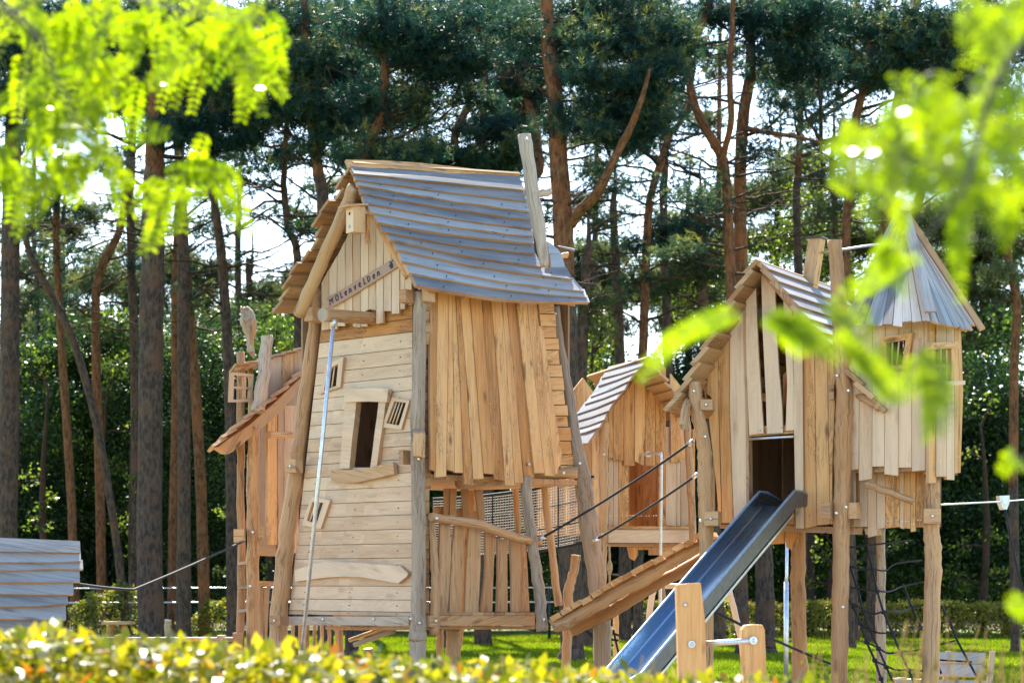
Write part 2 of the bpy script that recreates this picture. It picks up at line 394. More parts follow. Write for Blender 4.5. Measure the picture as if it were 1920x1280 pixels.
def needles(cent, size, per=18, wid=.011):
    """shoots: thin needles set round a short upward twig tip"""
    n = len(cent); ax = unit(rdir(n) + np.array([0, 0, .55])); k = n * per
    A = np.repeat(ax, per, 0); d = unit(A * .75 + rdir(k) * .8); side = unit(np.cross(d, rdir(k)))
    c = np.repeat(cent, per, 0) + A * (RNG.uniform(-.5, .9, k) * size)[:, None] + RNG.normal(size=(k, 3)) * .012; ln = (size * RNG.uniform(.5, .95, k))[:, None]
    return np.stack([c - side * wid, c + side * wid, c + d * ln], 1)
def leaves(cent, size, flat=0., droop=0., asp=.62):
    """four-cornered leaf blades"""
    n = len(cent); d = unit(rdir(n) + np.array([0, 0, -droop])); nr = unit(rdir(n) + np.array([0, 0, flat])); s = unit(np.cross(d, nr))
    ln = (size * RNG.uniform(.6, 1.25, n))[:, None]
    return np.stack([cent, cent + d * ln * .5 + s * ln * asp * .5, cent + d * ln, cent + d * ln * .5 - s * ln * asp * .5], 1)

# ================================================================== ground
def sheet(name, x0, x1, y0, y1, z, mk, nx=2, ny=2):
    mb = MB(); mb.prism([V((x0, y0, z)), V((x1, y0, z)), V((x1, y1, z)), V((x0, y1, z))], V((0, 0, 1)), .3, mk, tone=.5)
    return tag(mb.build(name), None, None, None, 'structure')
sheet('ground', -600, 600, -40, 1500, 0, 'lawn')
sheet('forest_floor', -150, 150, 77, 240, .004 + .0, 'soil').location.z = .01
sheet('sand_pit', -9, 9, 9.5, 34, 0, 'sand').location.z = .006

def gy(D): return HZ + EYE * F / D          # photo row of the ground at a distance
def lerp(a, b, u): return a + (b - a) * u

# ================================================================== the mill tower
base = P(785, HZ, 23.4); base.z = 0
mill = thing('mill_playhouse', 'tall timber mill tower with steep grey board roof and tilted little windows', 'playhouse', base)
FR = PL((785, 1160, 22.5), (525, 1160, 24.1), (785, 560, 22.72))
SI = PL((803, 1160, 22.52), (1125, 1160, 24.2), (803, 560, 22.62))
A, Lp, Rp = P(785, 1160, 22.5), P(525, 1160, 24.1), P(1125, 1160, 24.2)
Q = Lp + Rp - A                                         # hidden rear corner
w1 = [(599, 739), (610, 684), (644, 669), (638, 726)]; w1i = [(607, 732), (615, 693), (634, 682), (630, 723)]
w2 = [(716, 801), (735, 744), (768, 750), (752, 805)]; w2i = [(724, 793), (739, 752), (761, 755), (748, 797)]
w3 = [(566, 984), (584, 929), (619, 937), (601, 991)]; w3i = [(575, 975), (586, 940), (606, 942), (593, 982)]
door = [(656, 876), (668, 753), (711, 753), (694, 876)]
mb = MB()
ys = [1155, 1147, 1124, 1098, 1072, 1045, 1018, 991, 964, 938, 911, 885, 860, 835, 809, 783, 757, 731, 705, 681, 652, 622, 597, 572, 548]
e0, e1 = FR.hit(541, 1155), FR.hit(604, 600)
def fr_left(z): return e0 + (e1 - e0) * ((z - e0.z) / (e1.z - e0.z))
def px_of(p): return (960 + p.x / p.y * F, HZ - (p.z - EYE) / p.y * F)
for i in range(len(ys) - 1):
    y0, y1 = ys[i] - .5, ys[i + 1] + .6
    r0, r1 = FR.hit(773, y0), FR.hit(773, y1)
    l0, l1 = px_of(fr_left(r0.z)), px_of(fr_left(r1.z))
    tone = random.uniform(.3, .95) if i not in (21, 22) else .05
    if i in (19, 20): mid = [(lerp(l1[0], 773, u), lerp(l1[1], y1, u) + random.uniform(-3, 3)) for u in (.25, .5, .75)]
    pl_ = [(773, y0), (773, y1), l1, l0]
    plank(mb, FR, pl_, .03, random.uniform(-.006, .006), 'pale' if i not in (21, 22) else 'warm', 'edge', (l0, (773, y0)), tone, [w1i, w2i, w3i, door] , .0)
for i in range(0, len(ys) - 2):                         # nail heads
    for u in (.12, .5, .88):
        r0 = FR.hit(773, (ys[i] + ys[i + 1]) / 2); l = fr_left(r0.z); p = l + (r0 - l) * u
        mb.tube([p - FR.n * .005, p + FR.n * .008], [.006, .004], 'ink', None, 6)
mb.build('front_wall', mill)

# gable boards above the front wall
GA = PL((785, 1160, 22.42), (525, 1160, 24.02), (785, 560, 22.62))
gx = [602.5, 617, 632, 647, 661, 676, 691, 705, 719, 734, 749, 759, 772]
gt = [530, 505, 480, 452, 420, 385, 365, 392, 422, 452, 482, 505, 525]
gb = [619, 617, 611, 606, 612, 612, 580, 607, 583, 588, 580, 568]
mb = MB(); ax_hole = [(683, 592), (686, 582), (695, 579), (700, 586), (700, 606), (690, 612)]
for i in range(12):
    plank(mb, GA, [(gx[i] + .5, gt[i]), (gx[i] + .5, gb[i]), (gx[i + 1] - .5, gb[i] + random.uniform(-2, 2)), (gx[i + 1] - .5, gt[i + 1])], .025, random.uniform(-.006, .008), 'pale', 'edge', ((0, 0), (0, 9)), random.uniform(.35, 1), [ax_hole] if 4 < i < 7 else (), .4)
mb.build('gable_wall', mill)

# corner posts
def post(parent, name, px, m='log', label=None, bolts=(), ground=True, **k):
    mb = MB(); px = list(px)
    if ground:
        a, b_ = px[-2], px[-1]; g = gy(b_[2]) + 12; u = (g - b_[1]) / max(1, b_[1] - a[1])
        px.append((b_[0] + (b_[0] - a[0]) * u * .5, g, b_[2], b_[3]))
    mb.log(px, m, **k)
    for (bx, by, D) in bolts: mb.bolt(P(bx, by, D))
    o = mb.build(name, parent)
    if label: o['label'] = label
    return o
post(mill, 'corner_post', [(600, 545, 24.02, 26), (588, 635, 24.0, 27), (567, 790, 24.0, 28), (556, 880, 24.0, 30), (541, 985, 23.98, 31), (528, 1100, 23.98, 33), (520, 1200, 23.98, 34)])
post(mill, 'corner_post', [(788, 548, 22.5, 24), (785, 700, 22.45, 26), (782, 800, 22.42, 27), (783, 830, 22.4, 26), (785, 1000, 22.38, 27), (785, 1150, 22.36, 29), (783, 1190, 22.36, 34), (783, 1225, 22.36, 33)], 'greylog', bolts=[(786, 540, 22.35), (785, 860, 22.25), (770, 1159, 22.2), (787, 1167, 22.2)], kink=.05)
post(mill, 'corner_post', [(1040, 575, 24.2, 18), (1048, 640, 24.2, 20), (1062, 720, 24.2, 21), (1078, 820, 24.15, 25), (1092, 900, 24.15, 32), (1104, 985, 24.15, 35), (1118, 1080, 24.15, 35), (1127, 1160, 24.15, 34), (1130, 1240, 24.15, 32)], 'greylog', bolts=[(1041, 588, 24.05), (1087, 868, 23.98)], kink=.06)
post(mill, 'corner_post', [(905, 500, 25.7, 24), (890, 800, 25.7, 26), (870, 1100, 25.7, 28), (852, 1200, 25.7, 29)], 'warm')
mb = MB(); c = P(786, 838, 22.28); mb.log([(786, 810, 22.26, 22), (785, 835, 22.26, 24), (786, 858, 22.27, 20)], 'log', None, 10, .9, .03); mb.build('post_patch', mill)

# upper floor, inner rear walls and rear gable (they keep the inside dark)
def world_wall(name, parent, p, q, z0, z1, m='dark', top=None, wd=.14):
    mb = MB(); d = q - p; d.z = 0; L_ = d.length; d.normalize(); n = V((d.y, -d.x, 0)); x = 0
    if n.dot(p - V((0, 0, EYE))) > 0: n = -n
    while x < L_:
        ww = min(wd * random.uniform(.8, 1.15), L_ - x)
        if ww < .02: break
        a, b_ = p + d * (x + .002), p + d * (x + ww - .002)
        za = top(x / L_) if top else z1; zb = top((x + ww) / L_) if top else z1
        mb.prism([V((a.x, a.y, z0)), V((b_.x, b_.y, z0)), V((b_.x, b_.y, zb)), V((a.x, a.y, za))], n, .025, m, grain=V((0, 0, 1)))
        x += ww
    return mb.build(name, parent)
def wz(py, D): return EYE + (HZ - py) / F * D
zf = wz(882, 22.6)
mb = MB()
inset = lambda p, k=.0: V((p.x, p.y, 0))
ctr = (A + Lp + Rp + Q) / 4
sh = lambda p, k: ctr + (p - ctr) * k
def floor_boards(name, parent, a, b_, c, z, t=.05, m='dark', me='edge', n=14):
    mb = MB(); a, b_, c = (V((p.x, p.y, z)) for p in (a, b_, c))
    for i in range(n):
        u0, u1 = (i + .02) / n, (i + .98) / n; e = c - a
        p0, p1 = a + (b_ - a) * u0, a + (b_ - a) * u1
        mb.prism([p0, p1, p1 + e, p0 + e], V((0, 0, 1)), t, m, me, e)
    return mb.build(name, parent)
floor_boards('upper_floor', mill, sh(A, .93), sh(Rp, .93), sh(Lp, .93), zf - .03)
ridge0, ridge1 = P(655, 305, 23.0), P(972, 326, 24.6)
Rt, Lt, Qt = sh(Rp, .80), sh(Lp, .86), sh(Q, .82)
zr = wz(345, 24.4)
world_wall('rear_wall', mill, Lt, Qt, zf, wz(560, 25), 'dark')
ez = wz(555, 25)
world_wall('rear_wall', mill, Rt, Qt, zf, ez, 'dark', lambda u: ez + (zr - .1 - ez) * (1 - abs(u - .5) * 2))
mb = MB()

# roof: two pitches of lapped boards
RO = PL((655, 305, 23.0), (780, 538, 22.25), (972, 326, 24.6))
lo = [(655, 307), (664, 325), (667, 336), (672, 347), (678, 362), (684, 380), (695, 397), (708, 416), (717, 433), (733, 449), (744, 467), (754, 489), (768, 511), (781, 534)]
hi = [(972, 329), (984, 356), (988, 377), (992, 396), (995, 412), (997, 429), (999, 443), (1001, 456), (1002, 475), (1017, 500), (1073, 523), (1096, 546), (1101, 557), (1106, 566)]
mb = MB()
for i in range(len(lo) - 1):
    a0, a1, b0, b1 = lo[i], lo[i + 1], hi[i], hi[i + 1]
    def edge(p, q, sag, k=7):
        return [(lerp(p[0], q[0], u / k), lerp(p[1], q[1], u / k) + sag * math.sin(math.pi * u / k) + (random.uniform(-1.1, 1.1) if 0 < u < k else 0)) for u in range(k + 1)]
    sag = 1.0 + i * .55 if i < len(lo) - 2 else 10
    up = edge(a0, b0, (1.0 + (i - 1) * .55) if i < len(lo) - 2 else 6, 7); dn = edge(a1, b1, sag, 7)
    if i: up = [(x, y - 4) for x, y in up]
    pts = up + dn[::-1]; off = random.uniform(-.004, .006)
    P3 = [RO.hit(x, y, .0 + off) for x, y in up] + [RO.hit(x, y, .044 + off) for x, y in dn[::-1]]
    if i > 1:
        for q in range(3):
            u = (q + .5) / 3 + random.uniform(-.05, .05); kx = min(6, int(u * 7)); p = RO.hit(lerp(dn[0][0], dn[-1][0], u), lerp(dn[kx][1], dn[kx + 1][1], u * 7 - kx) - 7, .05 + off)
            mb.tube([p - RO.n * .01, p + RO.n * .012], [.005, .004], 'ink', None, 6)
    mb.prism(P3, RO.n, .042, 'roof', 'edge', RO.hit(*b0) - RO.hit(*a0), random.uniform(0, 1))
# short boards right of the chimney pole
for a, b_, c, d in [((1026, 452), (1036, 458), (1044, 466), (1027, 464)), ((1028, 464), (1045, 466), (1053, 476), (1029, 476)), ((1031, 477), (1053, 476), (1060, 501), (1034, 501)), ((1022, 502), (1062, 500), (1074, 523), (1020, 520))]:
    plank(mb, RO, [a, b_, c, d], .03, .03, 'roof', 'edge', (a, b_))
roof = mb.build('roof', mill)
# far pitch
n2 = (ridge1 - ridge0).normalized(); lo2 = P(514, 585, 23.9)
LO = PL(ridge0, ridge1, lo2); LN = LO.n if LO.n.z > 0 else -LO.n
mb = MB(); K = 12; sl = lo2 - ridge0
for i in range(K):
    u0, u1 = i / K - .012, (i + 1) / K + random.uniform(0, .012)
    ov = random.uniform(-.05, .09) - .03 * math.sin(i * 1.3)
    a = ridge0 + sl * u0 - n2 * ov; d = ridge0 + sl * u1 - n2 * (ov + random.uniform(-.02, .02))
    mb.prism([a + LN * .0, a + n2 * (2.35 + .8 * u0), d + n2 * (2.35 + .8 * u1) + LN * .036, d + LN * .036], LN, .032, 'roof', 'under', n2, random.random())
mb.build('roof', mill)
mb = MB(); e = [ridge0 + n2 * (q * 2.35) + V((0, 0, .03 + .02 * math.sin(q * 5))) for q in (-.02, .2, .4, .6, .8, 1.0)]
for i in range(5):
    g = (e[i + 1] - e[i]); hn = RO.n
    mb.prism([e[i], e[i + 1], e[i + 1] - (RO.n.cross(n2)) * .0 + (V((RO.n.x, RO.n.y, 0)) * .07 - V((0, 0, .09))), e[i] + (V((RO.n.x, RO.n.y, 0)) * .07 - V((0, 0, .09)))], RO.n, .03, 'warm', 'edge', g, .45)
mb.build('ridge_cap', mill)
mb = MB(); mb.log([(664, 350, 22.86, 23), (640, 410, 23.0, 25), (600, 500, 23.25, 25), (561, 590, 23.5, 25)], 'under', 'edge', 12, .8, .04); mb.build('rafter', mill)
mb = MB()
mb.log([(683, 372, 23.3, 14), (725, 445, 23.0, 15), (766, 520, 22.75, 15)], 'warm', 'edge', 12, .5, .04); mb.build('rafter', mill)

# axle log and its cross block
mb = MB(); p1, p0 = GA.hit(697, 597), P(605, 590, 22.62)
mb.wlog([p1 - GA.n * .3, p1, lerp(p1, p0, .5), p0], [.062, .063, .066, .07], 'log', 'greylog', 14, .5, .03, 5, .04); mb.build('axle_log', mill)
def block(parent, name, c, w_, h, d, n, m='log', bolt=True, ang=0.):
    """short squared block with an end bolt, facing n"""
    mb = MB(); up = V((0, 0, 1)); x = up.cross(n).normalized()
    if ang: up = (up * math.cos(ang) + x * math.sin(ang)); x = up.cross(n).normalized()
    mb.box(c, x * w_, up.normalized() * h, n * d, m, 'edge')
    if bolt: mb.bolt(c + n * d / 2, n)
    return mb.build(name, parent)
block(mill, 'block', P(592, 591, 23.75), .14, .14, .2, FR.n, 'log', False)
block(mill, 'block', P(552, 874, 23.78), .16, .14, .10, FR.n)
block(mill, 'block', P(524, 1163, 23.72), .17, .10, .12, FR.n)
block(mill, 'block', P(759, 857, 22.5), .06, .14, .1, FR.n, 'edge', False)
block(mill, 'block', P(762, 556, 22.45), .10, .13, .1, FR.n, 'log', False)
block(mill, 'block', P(803, 554, 22.45), .09, .13, .1, FR.n, 'log', False)
block(mill, 'block', P(805, 1164, 22.4), .09, .11, .12, SI.n, 'log', False)

# door window and its boards
wdo = MB()
J = lambda q, o=.05, t=.07, tone=.7: plank(wdo, FR, q, t, o, 'pale', 'edge', (q[0], q[-1]), tone, (), .5)
J([(647, 752), (636, 878), (655, 878), (668, 752)]); J([(710, 752), (694, 878), (706, 878), (723, 752)])
fr = wdo.build('window_frame', mill)
k = MB(); plank(k, FR, [(644, 727), (668, 729), (700, 727), (728, 729), (725, 754), (690, 752), (646, 754)], .05, .075, 'pale', 'edge', ((0, 0), (9, 0)), .8); k.build('lintel', fr)
k = MB(); plank(k, FR, [(621, 882), (650, 881), (680, 879), (710, 872), (737, 866), (739, 888), (700, 897), (663, 905), (640, 904), (621, 902)], .05, .075, 'log', 'edge', ((0, 0), (9, 0)), .75); k.build('sill', fr)
frame_window(mill, 'window', FR, w1, w1i, 2); frame_window(mill, 'window', FR, w2, w2i, 3); frame_window(mill, 'window', FR, w3, w3i, 2)
k = MB(); plank(k, FR, [(552, 1069), (575, 1060), (610, 1051), (680, 1055), (750, 1060), (765, 1074), (763, 1080), (746, 1093), (684, 1082), (645, 1080), (610, 1082), (580, 1086), (553, 1090)], .05, .055, 'pale', 'edge', ((0, 0), (9, 0)), .85); k.build('shaped_board', mill)
mb = MB(); plank(mb, FR, [(541, 1155), (541, 1171), (766, 1172), (766, 1155)], .07, .09, 'greylog', 'edge', ((0, 0), (9, 0)), .7)
for x in (607, 702): mb.bolt(FR.hit(x, 1160, .09), FR.n)
plank(mb, FR, [(610, 1173), (610, 1179), (770, 1179), (770, 1173)], .3, .0, 'edge', 'edge', ((0, 0), (9, 0)), .3)
mb.build('bottom_beam', mill)

# skirt of upright boards on the right hand side
SK = PL((806, 600, 22.62), (1015, 600, 23.83), (807, 885, 22.38))
tx = [806, 820, 841, 849, 857, 866, 885, 906, 924, 944, 953, 972, 991, 1009, 1016]
bx = [807, 817, 837, 852, 870, 887, 907, 927, 947, 965, 982, 1002, 1021, 1041, 1050]
by = [881, 894, 881, 887, 907, 896, 887, 899, 911, 906, 896, 886, 891, 888]
tx0 = [t_ + (t_ - b_) * (600 - 540) / 285 for t_, b_ in zip(tx, bx)]
mb = MB()
tn = [.1, .75, .6, .8, .25, .75, .3, .05, .65, .55, .15, .8, .6, .7]
for i in range(14):
    poly = [(tx0[i] + .4, 538), (tx[i] + .4, 600), (lerp(tx[i], bx[i], .5) + .4 + random.uniform(-.8, .8), 740), (bx[i] + .5, by[i] + random.uniform(-2, 2)), (bx[i + 1] - .4, by[i] + random.uniform(-2, 2)), (lerp(tx[i + 1], bx[i + 1], .5) - .3, 740), (tx[i + 1] - .3, 600), (tx0[i + 1] - .3, 538)]
    if i == 13: poly = [(tx0[i], 538), (tx[i], 600), (bx[i], by[i]), (1045, 888), (1047, 876), (1056, 866), (1040, 770), (tx[i + 1], 600), (tx0[i + 1], 538)]
    plank(mb, SK, poly, .026, random.uniform(-.012, .012), 'warm', 'edge', ((0, 0), (0, 9)), tn[i])
    for q in (.55, .86):
        p = SK.hit((bx[i] + bx[i + 1]) / 2, 600 + 285 * q, .01); mb.tube([p, p + SK.n * .01], [.006, .005], 'bolt', 'bolt', 6)
mb.bolt(SK.hit(991, 870, .02), SK.n); mb.build('side_wall', mill)
# stacked board ends beside both posts
mb = MB(); y = 562
while y < 1148:
    h = random.uniform(17, 27); plank(mb, SI, [(797, y), (796, y + h - 1), (808 - (3 if y > 900 else 0), y + h - 1), (808 - (3 if y > 900 else 0), y)], .12, random.uniform(-.02, .02), 'under', 'edge', ((0, 0), (9, 0))); y += h
mb.build('board_ends', mill)
mb = MB(); y = 568
while y < 872:
    h = random.uniform(20, 28); u0, u1 = (y - 568) / 300, (y + h - 568) / 300
    x0, x1 = 1014 + 40 * u0 ** 1.15, 1014 + 40 * u1 ** 1.15; r_ = random.uniform(-2, 2)
    plank(mb, SI, [(x0 - 4, y + .8), (x1 - 4, y + h - .8), (x1 + 23 + r_, y + h - .8), (x0 + 24 + r_, y + .8)], .12, -.08 + random.uniform(-.015, .015), 'warm', 'under', ((0, 0), (9, 0)), random.uniform(.3, .8)); y += h
mb.build('board_ends', mill)
mb = MB(); mb.log([(860, 905, 23.1, 22), (960, 896, 23.6, 24), (1040, 887, 24.0, 24), (1083, 886, 24.05, 22)], 'under', 'edge', 12, .6, .05); mb.bolt(P(1057, 886, 23.85)); mb.build('cross_log', mill)
# lean-to eave brackets under the side eave
for x in (868, 962): mb = MB(); plank(mb, SK, [(x - 8, 545), (x + 1, 560), (x + 10, 547)], .05, .06, 'log', 'edge'); mb.build('bracket', mill)

# lower gallery: deck, beam, railing
mb = MB(); xs = 822.
while xs < 1003:
    w_ = min(random.uniform(19, 24), 1003 - xs); D = lerp(22.55, 23.55, (xs - 806) / 320)
    plank(mb, SI, [(xs + .4, 1147), (xs + .4, 1153), (xs + w_ - .4, 1153), (xs + w_ - .4, 1147)], 1.7, .02, 'under', 'under', ((0, 0), (9, 0))); xs += w_
mb.build('deck', mill)
mb = MB(); plank(mb, SI, [(822, 1153.5), (822, 1172), (1003, 1172), (1003, 1153.5)], .06, .01, 'log', 'edge', ((0, 0), (9, 0)), .6)
plank(mb, SI, [(822, 1173), (822, 1179), (1003, 1179), (1003, 1173)], .2, -.06, 'edge', 'edge', ((0, 0), (9, 0)), .3); mb.build('deck_beam', mill)
railing = MB(); railing.log([(808, 969, 22.5, 17), (850, 976, 22.7, 18), (905, 985, 22.95, 19), (945, 1000, 23.15, 18), (985, 1011, 23.3, 18), (1013, 1015, 23.4, 14)], 'log', 'edge', 12, .55, .05)
railing.bolt(P(819, 971, 22.4)); ro = railing.build('railing', mill)
RL = PL((803, 1160, 22.60), (1125, 1160, 24.28), (803, 560, 22.70))
for q in [[(826, 982), (824, 1040), (824, 1147), (839, 1147), (846, 1060), (844, 984)], [(853, 985), (846, 1060), (843, 1147), (866, 1147), (869, 1060), (873, 988)], [(880, 990), (875, 1060), (872, 1147), (897, 1147), (901, 1060), (902, 993)],
          [(911, 995), (911, 1060), (908, 1100), (901, 1146), (923, 1146), (926, 1060), (929, 1003)], [(934, 1008), (934, 1080), (932, 1146), (952, 1146), (951, 1012)], [(957, 1012), (960, 1080), (960, 1146), (993, 1146), (990, 1080), (986, 1016)]]:
    k = MB(); plank(k, RL, q, .03, random.uniform(-.01, .01), 'log', 'edge', ((0, 0), (0, 9)), random.uniform(.3, .8)); k.build('baluster', ro)
post(mill, 'gallery_post', [(809, 975, 22.55, 9), (813, 1030, 22.5, 14), (816, 1100, 22.45, 17), (815, 1190, 22.45, 19)], 'log', None, [(818, 1163, 22.3)], False)
post(mill, 'gallery_post', [(986, 893, 23.4, 21), (991, 960, 23.38, 21), (1000, 1030, 23.36, 21), (1010, 1100, 23.34, 22), (1017, 1182, 23.3, 22)], 'greylog', None, [(1020, 1160, 23.15)], False)
post(mill, 'gallery_post', [(1020, 905, 24.6, 13), (1026, 960, 24.6, 14), (1038, 1060, 24.6, 14), (1048, 1135, 24.6, 15)], 'log', None, (), False)
post(mill, 'gallery_post', [(967, 905, 25.2, 12), (971, 1000, 25.2, 11)], 'log', None, (), False)
for q in [[(834, 880), (834, 970), (841, 970), (842, 880)], [(846, 880), (843, 968), (854, 972), (858, 880)], [(866, 890), (868, 972), (881, 978), (878, 890)], [(888, 895), (900, 984), (910, 984), (904, 895)]]:
    k = MB(); plank(k, PL((803, 900, 24.9), (1125, 900, 26.3), (803, 560, 24.9)), q, .03, 0, 'dark', 'dark', ((0, 0), (0, 9))); k.build('baluster', mill)
k = MB(); plank(k, PL((803, 900, 25.0), (1125, 900, 26.4), (803, 560, 25.0)), [(815, 950), (815, 975), (900, 985), (900, 958)], .03, 0, 'log', 'dark', ((0, 0), (9, 0))); k.build('rear_rail', mill)
post(mill, 'support_post', [(850, 1178, 23.6, 27), (850, 1240, 23.6, 28)], 'under')
post(mill, 'support_post', [(825, 1180, 24.6, 14), (825, 1240, 24.6, 14)], 'log')
# things under the floor: braces and a lattice of slats
mb = MB()
mb.log([(664, 1208, 23.6, 10), (740, 1180, 23.4, 12)], 'greylog', seg=8); mb.build('brace', mill); mb = MB(); mb.log([(655, 1200, 24.4, 8), (712, 1179, 24.2, 8)], 'log', seg=8); mb.build('brace', mill); mb = MB()
mb.log([(690, 1215, 24.4, 18), (690, 1250, 24.4, 18)], 'dark', seg=8); mb.build('brace', mill)
for i in range(8):
    x = 536 + i * 13.5; k = MB(); D = 25.3
    k.log([(x, 1165, D, 7), (x + random.uniform(-3, 3), 1250, D, 7)], 'log', seg=6); k.build('baluster', mill)
k = MB(); k.log([(638, 1176, 24.9, 10), (640, 1240, 24.9, 11)], 'log', seg=8); k.build('baluster', mill)

# leaning chimney pole through the roof
mb = MB(); mb.log([(983, 252, 23.25, 25), (993, 320, 23.22, 25), (1002, 385, 23.2, 26), (1011, 430, 23.18, 25), (1021, 500, 23.15, 15)], 'greylog', 'greylog', 14, .75, .04, 6, .06)
mb.bolt(P(988, 261, 23.05)); mb.build('chimney_pole', mill)
mb = MB(); mb.log([(985, 362, 24.3, 12), (1015, 362, 24.4, 15), (1029, 360, 24.5, 17)], 'greylog', 'greylog', 10, .8); mb.build('ridge_pole', mill)
mb = MB(); mb.log([(1046, 462, 24.2, 3), (1078, 469, 24.2, 6)], 'roof', seg=6); mb.build('roof_lath', mill); mb = MB(); mb.log([(1050, 480, 24.6, 10), (1066, 478, 24.6, 11)], 'warm', seg=8); mb.build('purlin', mill); mb = MB(); mb.log([(1040, 565, 23.9, 9), (1078, 569, 23.9, 11)], 'under', seg=8); mb.build('purlin', mill)

# ---- things hung on the mill
t_ = thing('fire_pole', 'thin galvanised steel pole leaning down the plank front of the tall mill', 'pole', P(567, 1100, 22.6))
mb = MB(); mb.tube([P(626, 600, 22.66), P(597, 905, 22.95), P(564, 1245, 23.0)], [.021] * 3, 'steel', None, 10); mb.build('tube', t_)
mb = MB(); mb.tube([P(627, 598, 22.66), P(625.5, 612, 22.67)], [.03, .03], 'steel', None, 10); mb.build('collar', t_)

SG = PL((785, 1160, 22.37), (525, 1160, 23.97), (785, 560, 22.57))
sign = thing('name_sign', 'tilted brown wooden sign with carved dark letters on the mill gable', 'sign', SG.hit(680, 530))
mb = MB(); plank(mb, SG, [(612, 559), (640, 543), (700, 507), (741, 483), (747, 499), (700, 529), (650, 560), (619, 577)], .025, .0, 'sign', 'edge', ((612, 558), (741, 483)), .6)
for x, y in ((617, 567), (742, 491)): mb.tube([SG.hit(x, y), SG.hit(x, y, .006)], [.006, .005], 'bolt', 'bolt', 6)
mb.build('board', sign)
GL = {'M': ([[(0, 0), (.05, 1), (.42, .45), (.8, 1), (.86, 0)]], .86), 'O': ([[(.35 + .35 * math.cos(a * .524), .5 + .5 * math.sin(a * .524)) for a in range(13)]], .72),
      'L': ([[(.05, 1), (0, 0), (.5, .02)]], .5), 'e': ([[(.05, .38), (.5, .42), (.48, .62), (.28, .74), (.06, .6), (0, .3), (.15, .04), (.36, 0), (.52, .12)]], .55),
      'n': ([[(0, .72), (.02, 0)], [(.02, .5), (.22, .74), (.42, .66), (.5, .4), (.5, 0)]], .52), 'v': ([[(0, .78), (.27, 0), (.55, .8)]], .56), 'D': ([[(.02, 0), (.0, 1), (.4, .88), (.62, .5), (.42, .12), (.02, 0)]], .62)}
s0, s1 = SG.hit(615.5, 568), SG.hit(744, 491); sx = (s1 - s0).normalized(); sy = SG.n.cross(sx); sy = sy if sy.z > 0 else -sy
W_ = (s1 - s0).length; H_ = .062
lt = MB(); pos = [.025, .115, .19, .25, .315, .385, .455, .53, .585, .66, .725]
for ch, u in zip('MOLenveLDen', pos):
    for st in GL[ch][0]:
        pts = [s0 + sx * (u * W_ + x * H_ * .92) + sy * (y - .5) * H_ + SG.n * .001 for x, y in st]
        lt.tube(pts, [.0068] * len(pts), 'ink', None, 6, .5, False)
lt.build('lettering', sign)
ic = MB(); c0 = s0 + sx * W_ * .925
for st in ([(-.25, -.55), (-.16, .15), (.16, .15), (.25, -.55)], [(-.55, -.05), (.5, .65)], [(-.35, .75), (.4, -.1)], [(0, -.5), (0, .2)], [(-.14, -.5), (-.1, .1)], [(.14, -.5), (.1, .1)]):
    pts = [c0 + sx * x * .065 + sy * y * .065 + SG.n * .001 for x, y in st]; ic.tube(pts, [.006] * len(pts), 'ink', None, 6, .5, False)
ic.build('windmill_emblem', sign)

bh = thing('bird_house', 'small pale wooden bird house with round hole under the mill ridge', 'bird house', P(665, 412, 22.6))
fx = (P(685, 394, 22.72) - P(663, 390, 22.56)); fx.z = 0; fx.normalize(); nn_ = V((-fx.y, fx.x, 0)); 
if nn_.y > 0: nn_ = -nn_
ff = V((-nn_.x, -nn_.y, 0)); side = fx
cb = P(667, 413, 22.62); fwd = (FR.n + V((-.35, 0, 0))).normalized(); fwd.z = 0; fwd.normalize(); rt = V((0, 0, 1)).cross(fwd)
mb = MB(); mb.box(cb, V((0, 0, .26)), rt * .15, fwd * .14, 'pale', 'log', .9); mb.build('box', bh)
mb = MB(); mb.box(cb + V((0, 0, .14)) + fwd * .03, rt * .2, fwd * .24 + V((0, 0, -.03)), V((0, 0, .02)), 'log', 'edge', .6); mb.build('lid', bh)
mb = MB(); q = cb + fwd * .071 + V((0, 0, .06)); mb.tube([q - fwd * .01, q + fwd * .002], [.016, .016], 'hole', None, 12); mb.build('entrance_hole', bh)  # near-black disc paints the shade of the hole
mb = MB(); q = cb + fwd * .071 - V((0, 0, .07)); mb.tube([q - fwd * .01, q + fwd * .003], [.018, .018], 'teal', None, 14); mb.tube([q, q + fwd * .005], [.013, .013], 'cream', None, 14)
mb.tube([q + rt * .006, q + fwd * .006 + rt * .006], [.004] * 2, 'teal', None, 6); mb.tube([q - rt * .005, q + fwd * .006 - rt * .005], [.004] * 2, 'teal', None, 6); mb.build('round_badge', bh)
mb = MB(); mb.box(cb - fwd * .12 - V((0, 0, .08)) + rt * .03, V((0, 0, .3)), rt * .04, fwd * .04, 'warm', None, .4); mb.build('bracket', bh)

# ================================================================== small tower left of the mill
b0 = P(470, HZ, 26.2); b0.z = 0
tower = thing('lookout_tower', 'narrow timber lookout with ladder and swooping shingle roof, half hidden left of mill', 'playhouse', b0)
TL = PL((450, 1000, 25.7), (560, 1000, 26.7), (450, 700, 25.7)); TN = TL.n
post(tower, 'corner_post', [(451, 660, 25.9, 15), (452, 840, 25.9, 15), (451, 900, 25.85, 14), (453, 1050, 25.8, 15), (450, 1215, 25.8, 16)], 'log')
post(tower, 'corner_post', [(477, 800, 25.6, 22), (474, 900, 25.6, 24), (475, 1000, 25.6, 25), (474, 1100, 25.6, 24), (474, 1220, 25.6, 25)], 'log', None, [(474, 997, 25.4), (469, 1098, 25.4), (474, 1205, 25.4)])
post(tower, 'tall_post', [(500, 629, 25.75, 22), (496, 690, 25.7, 24), (484, 772, 25.6, 27)], 'greylog', None, (), False)
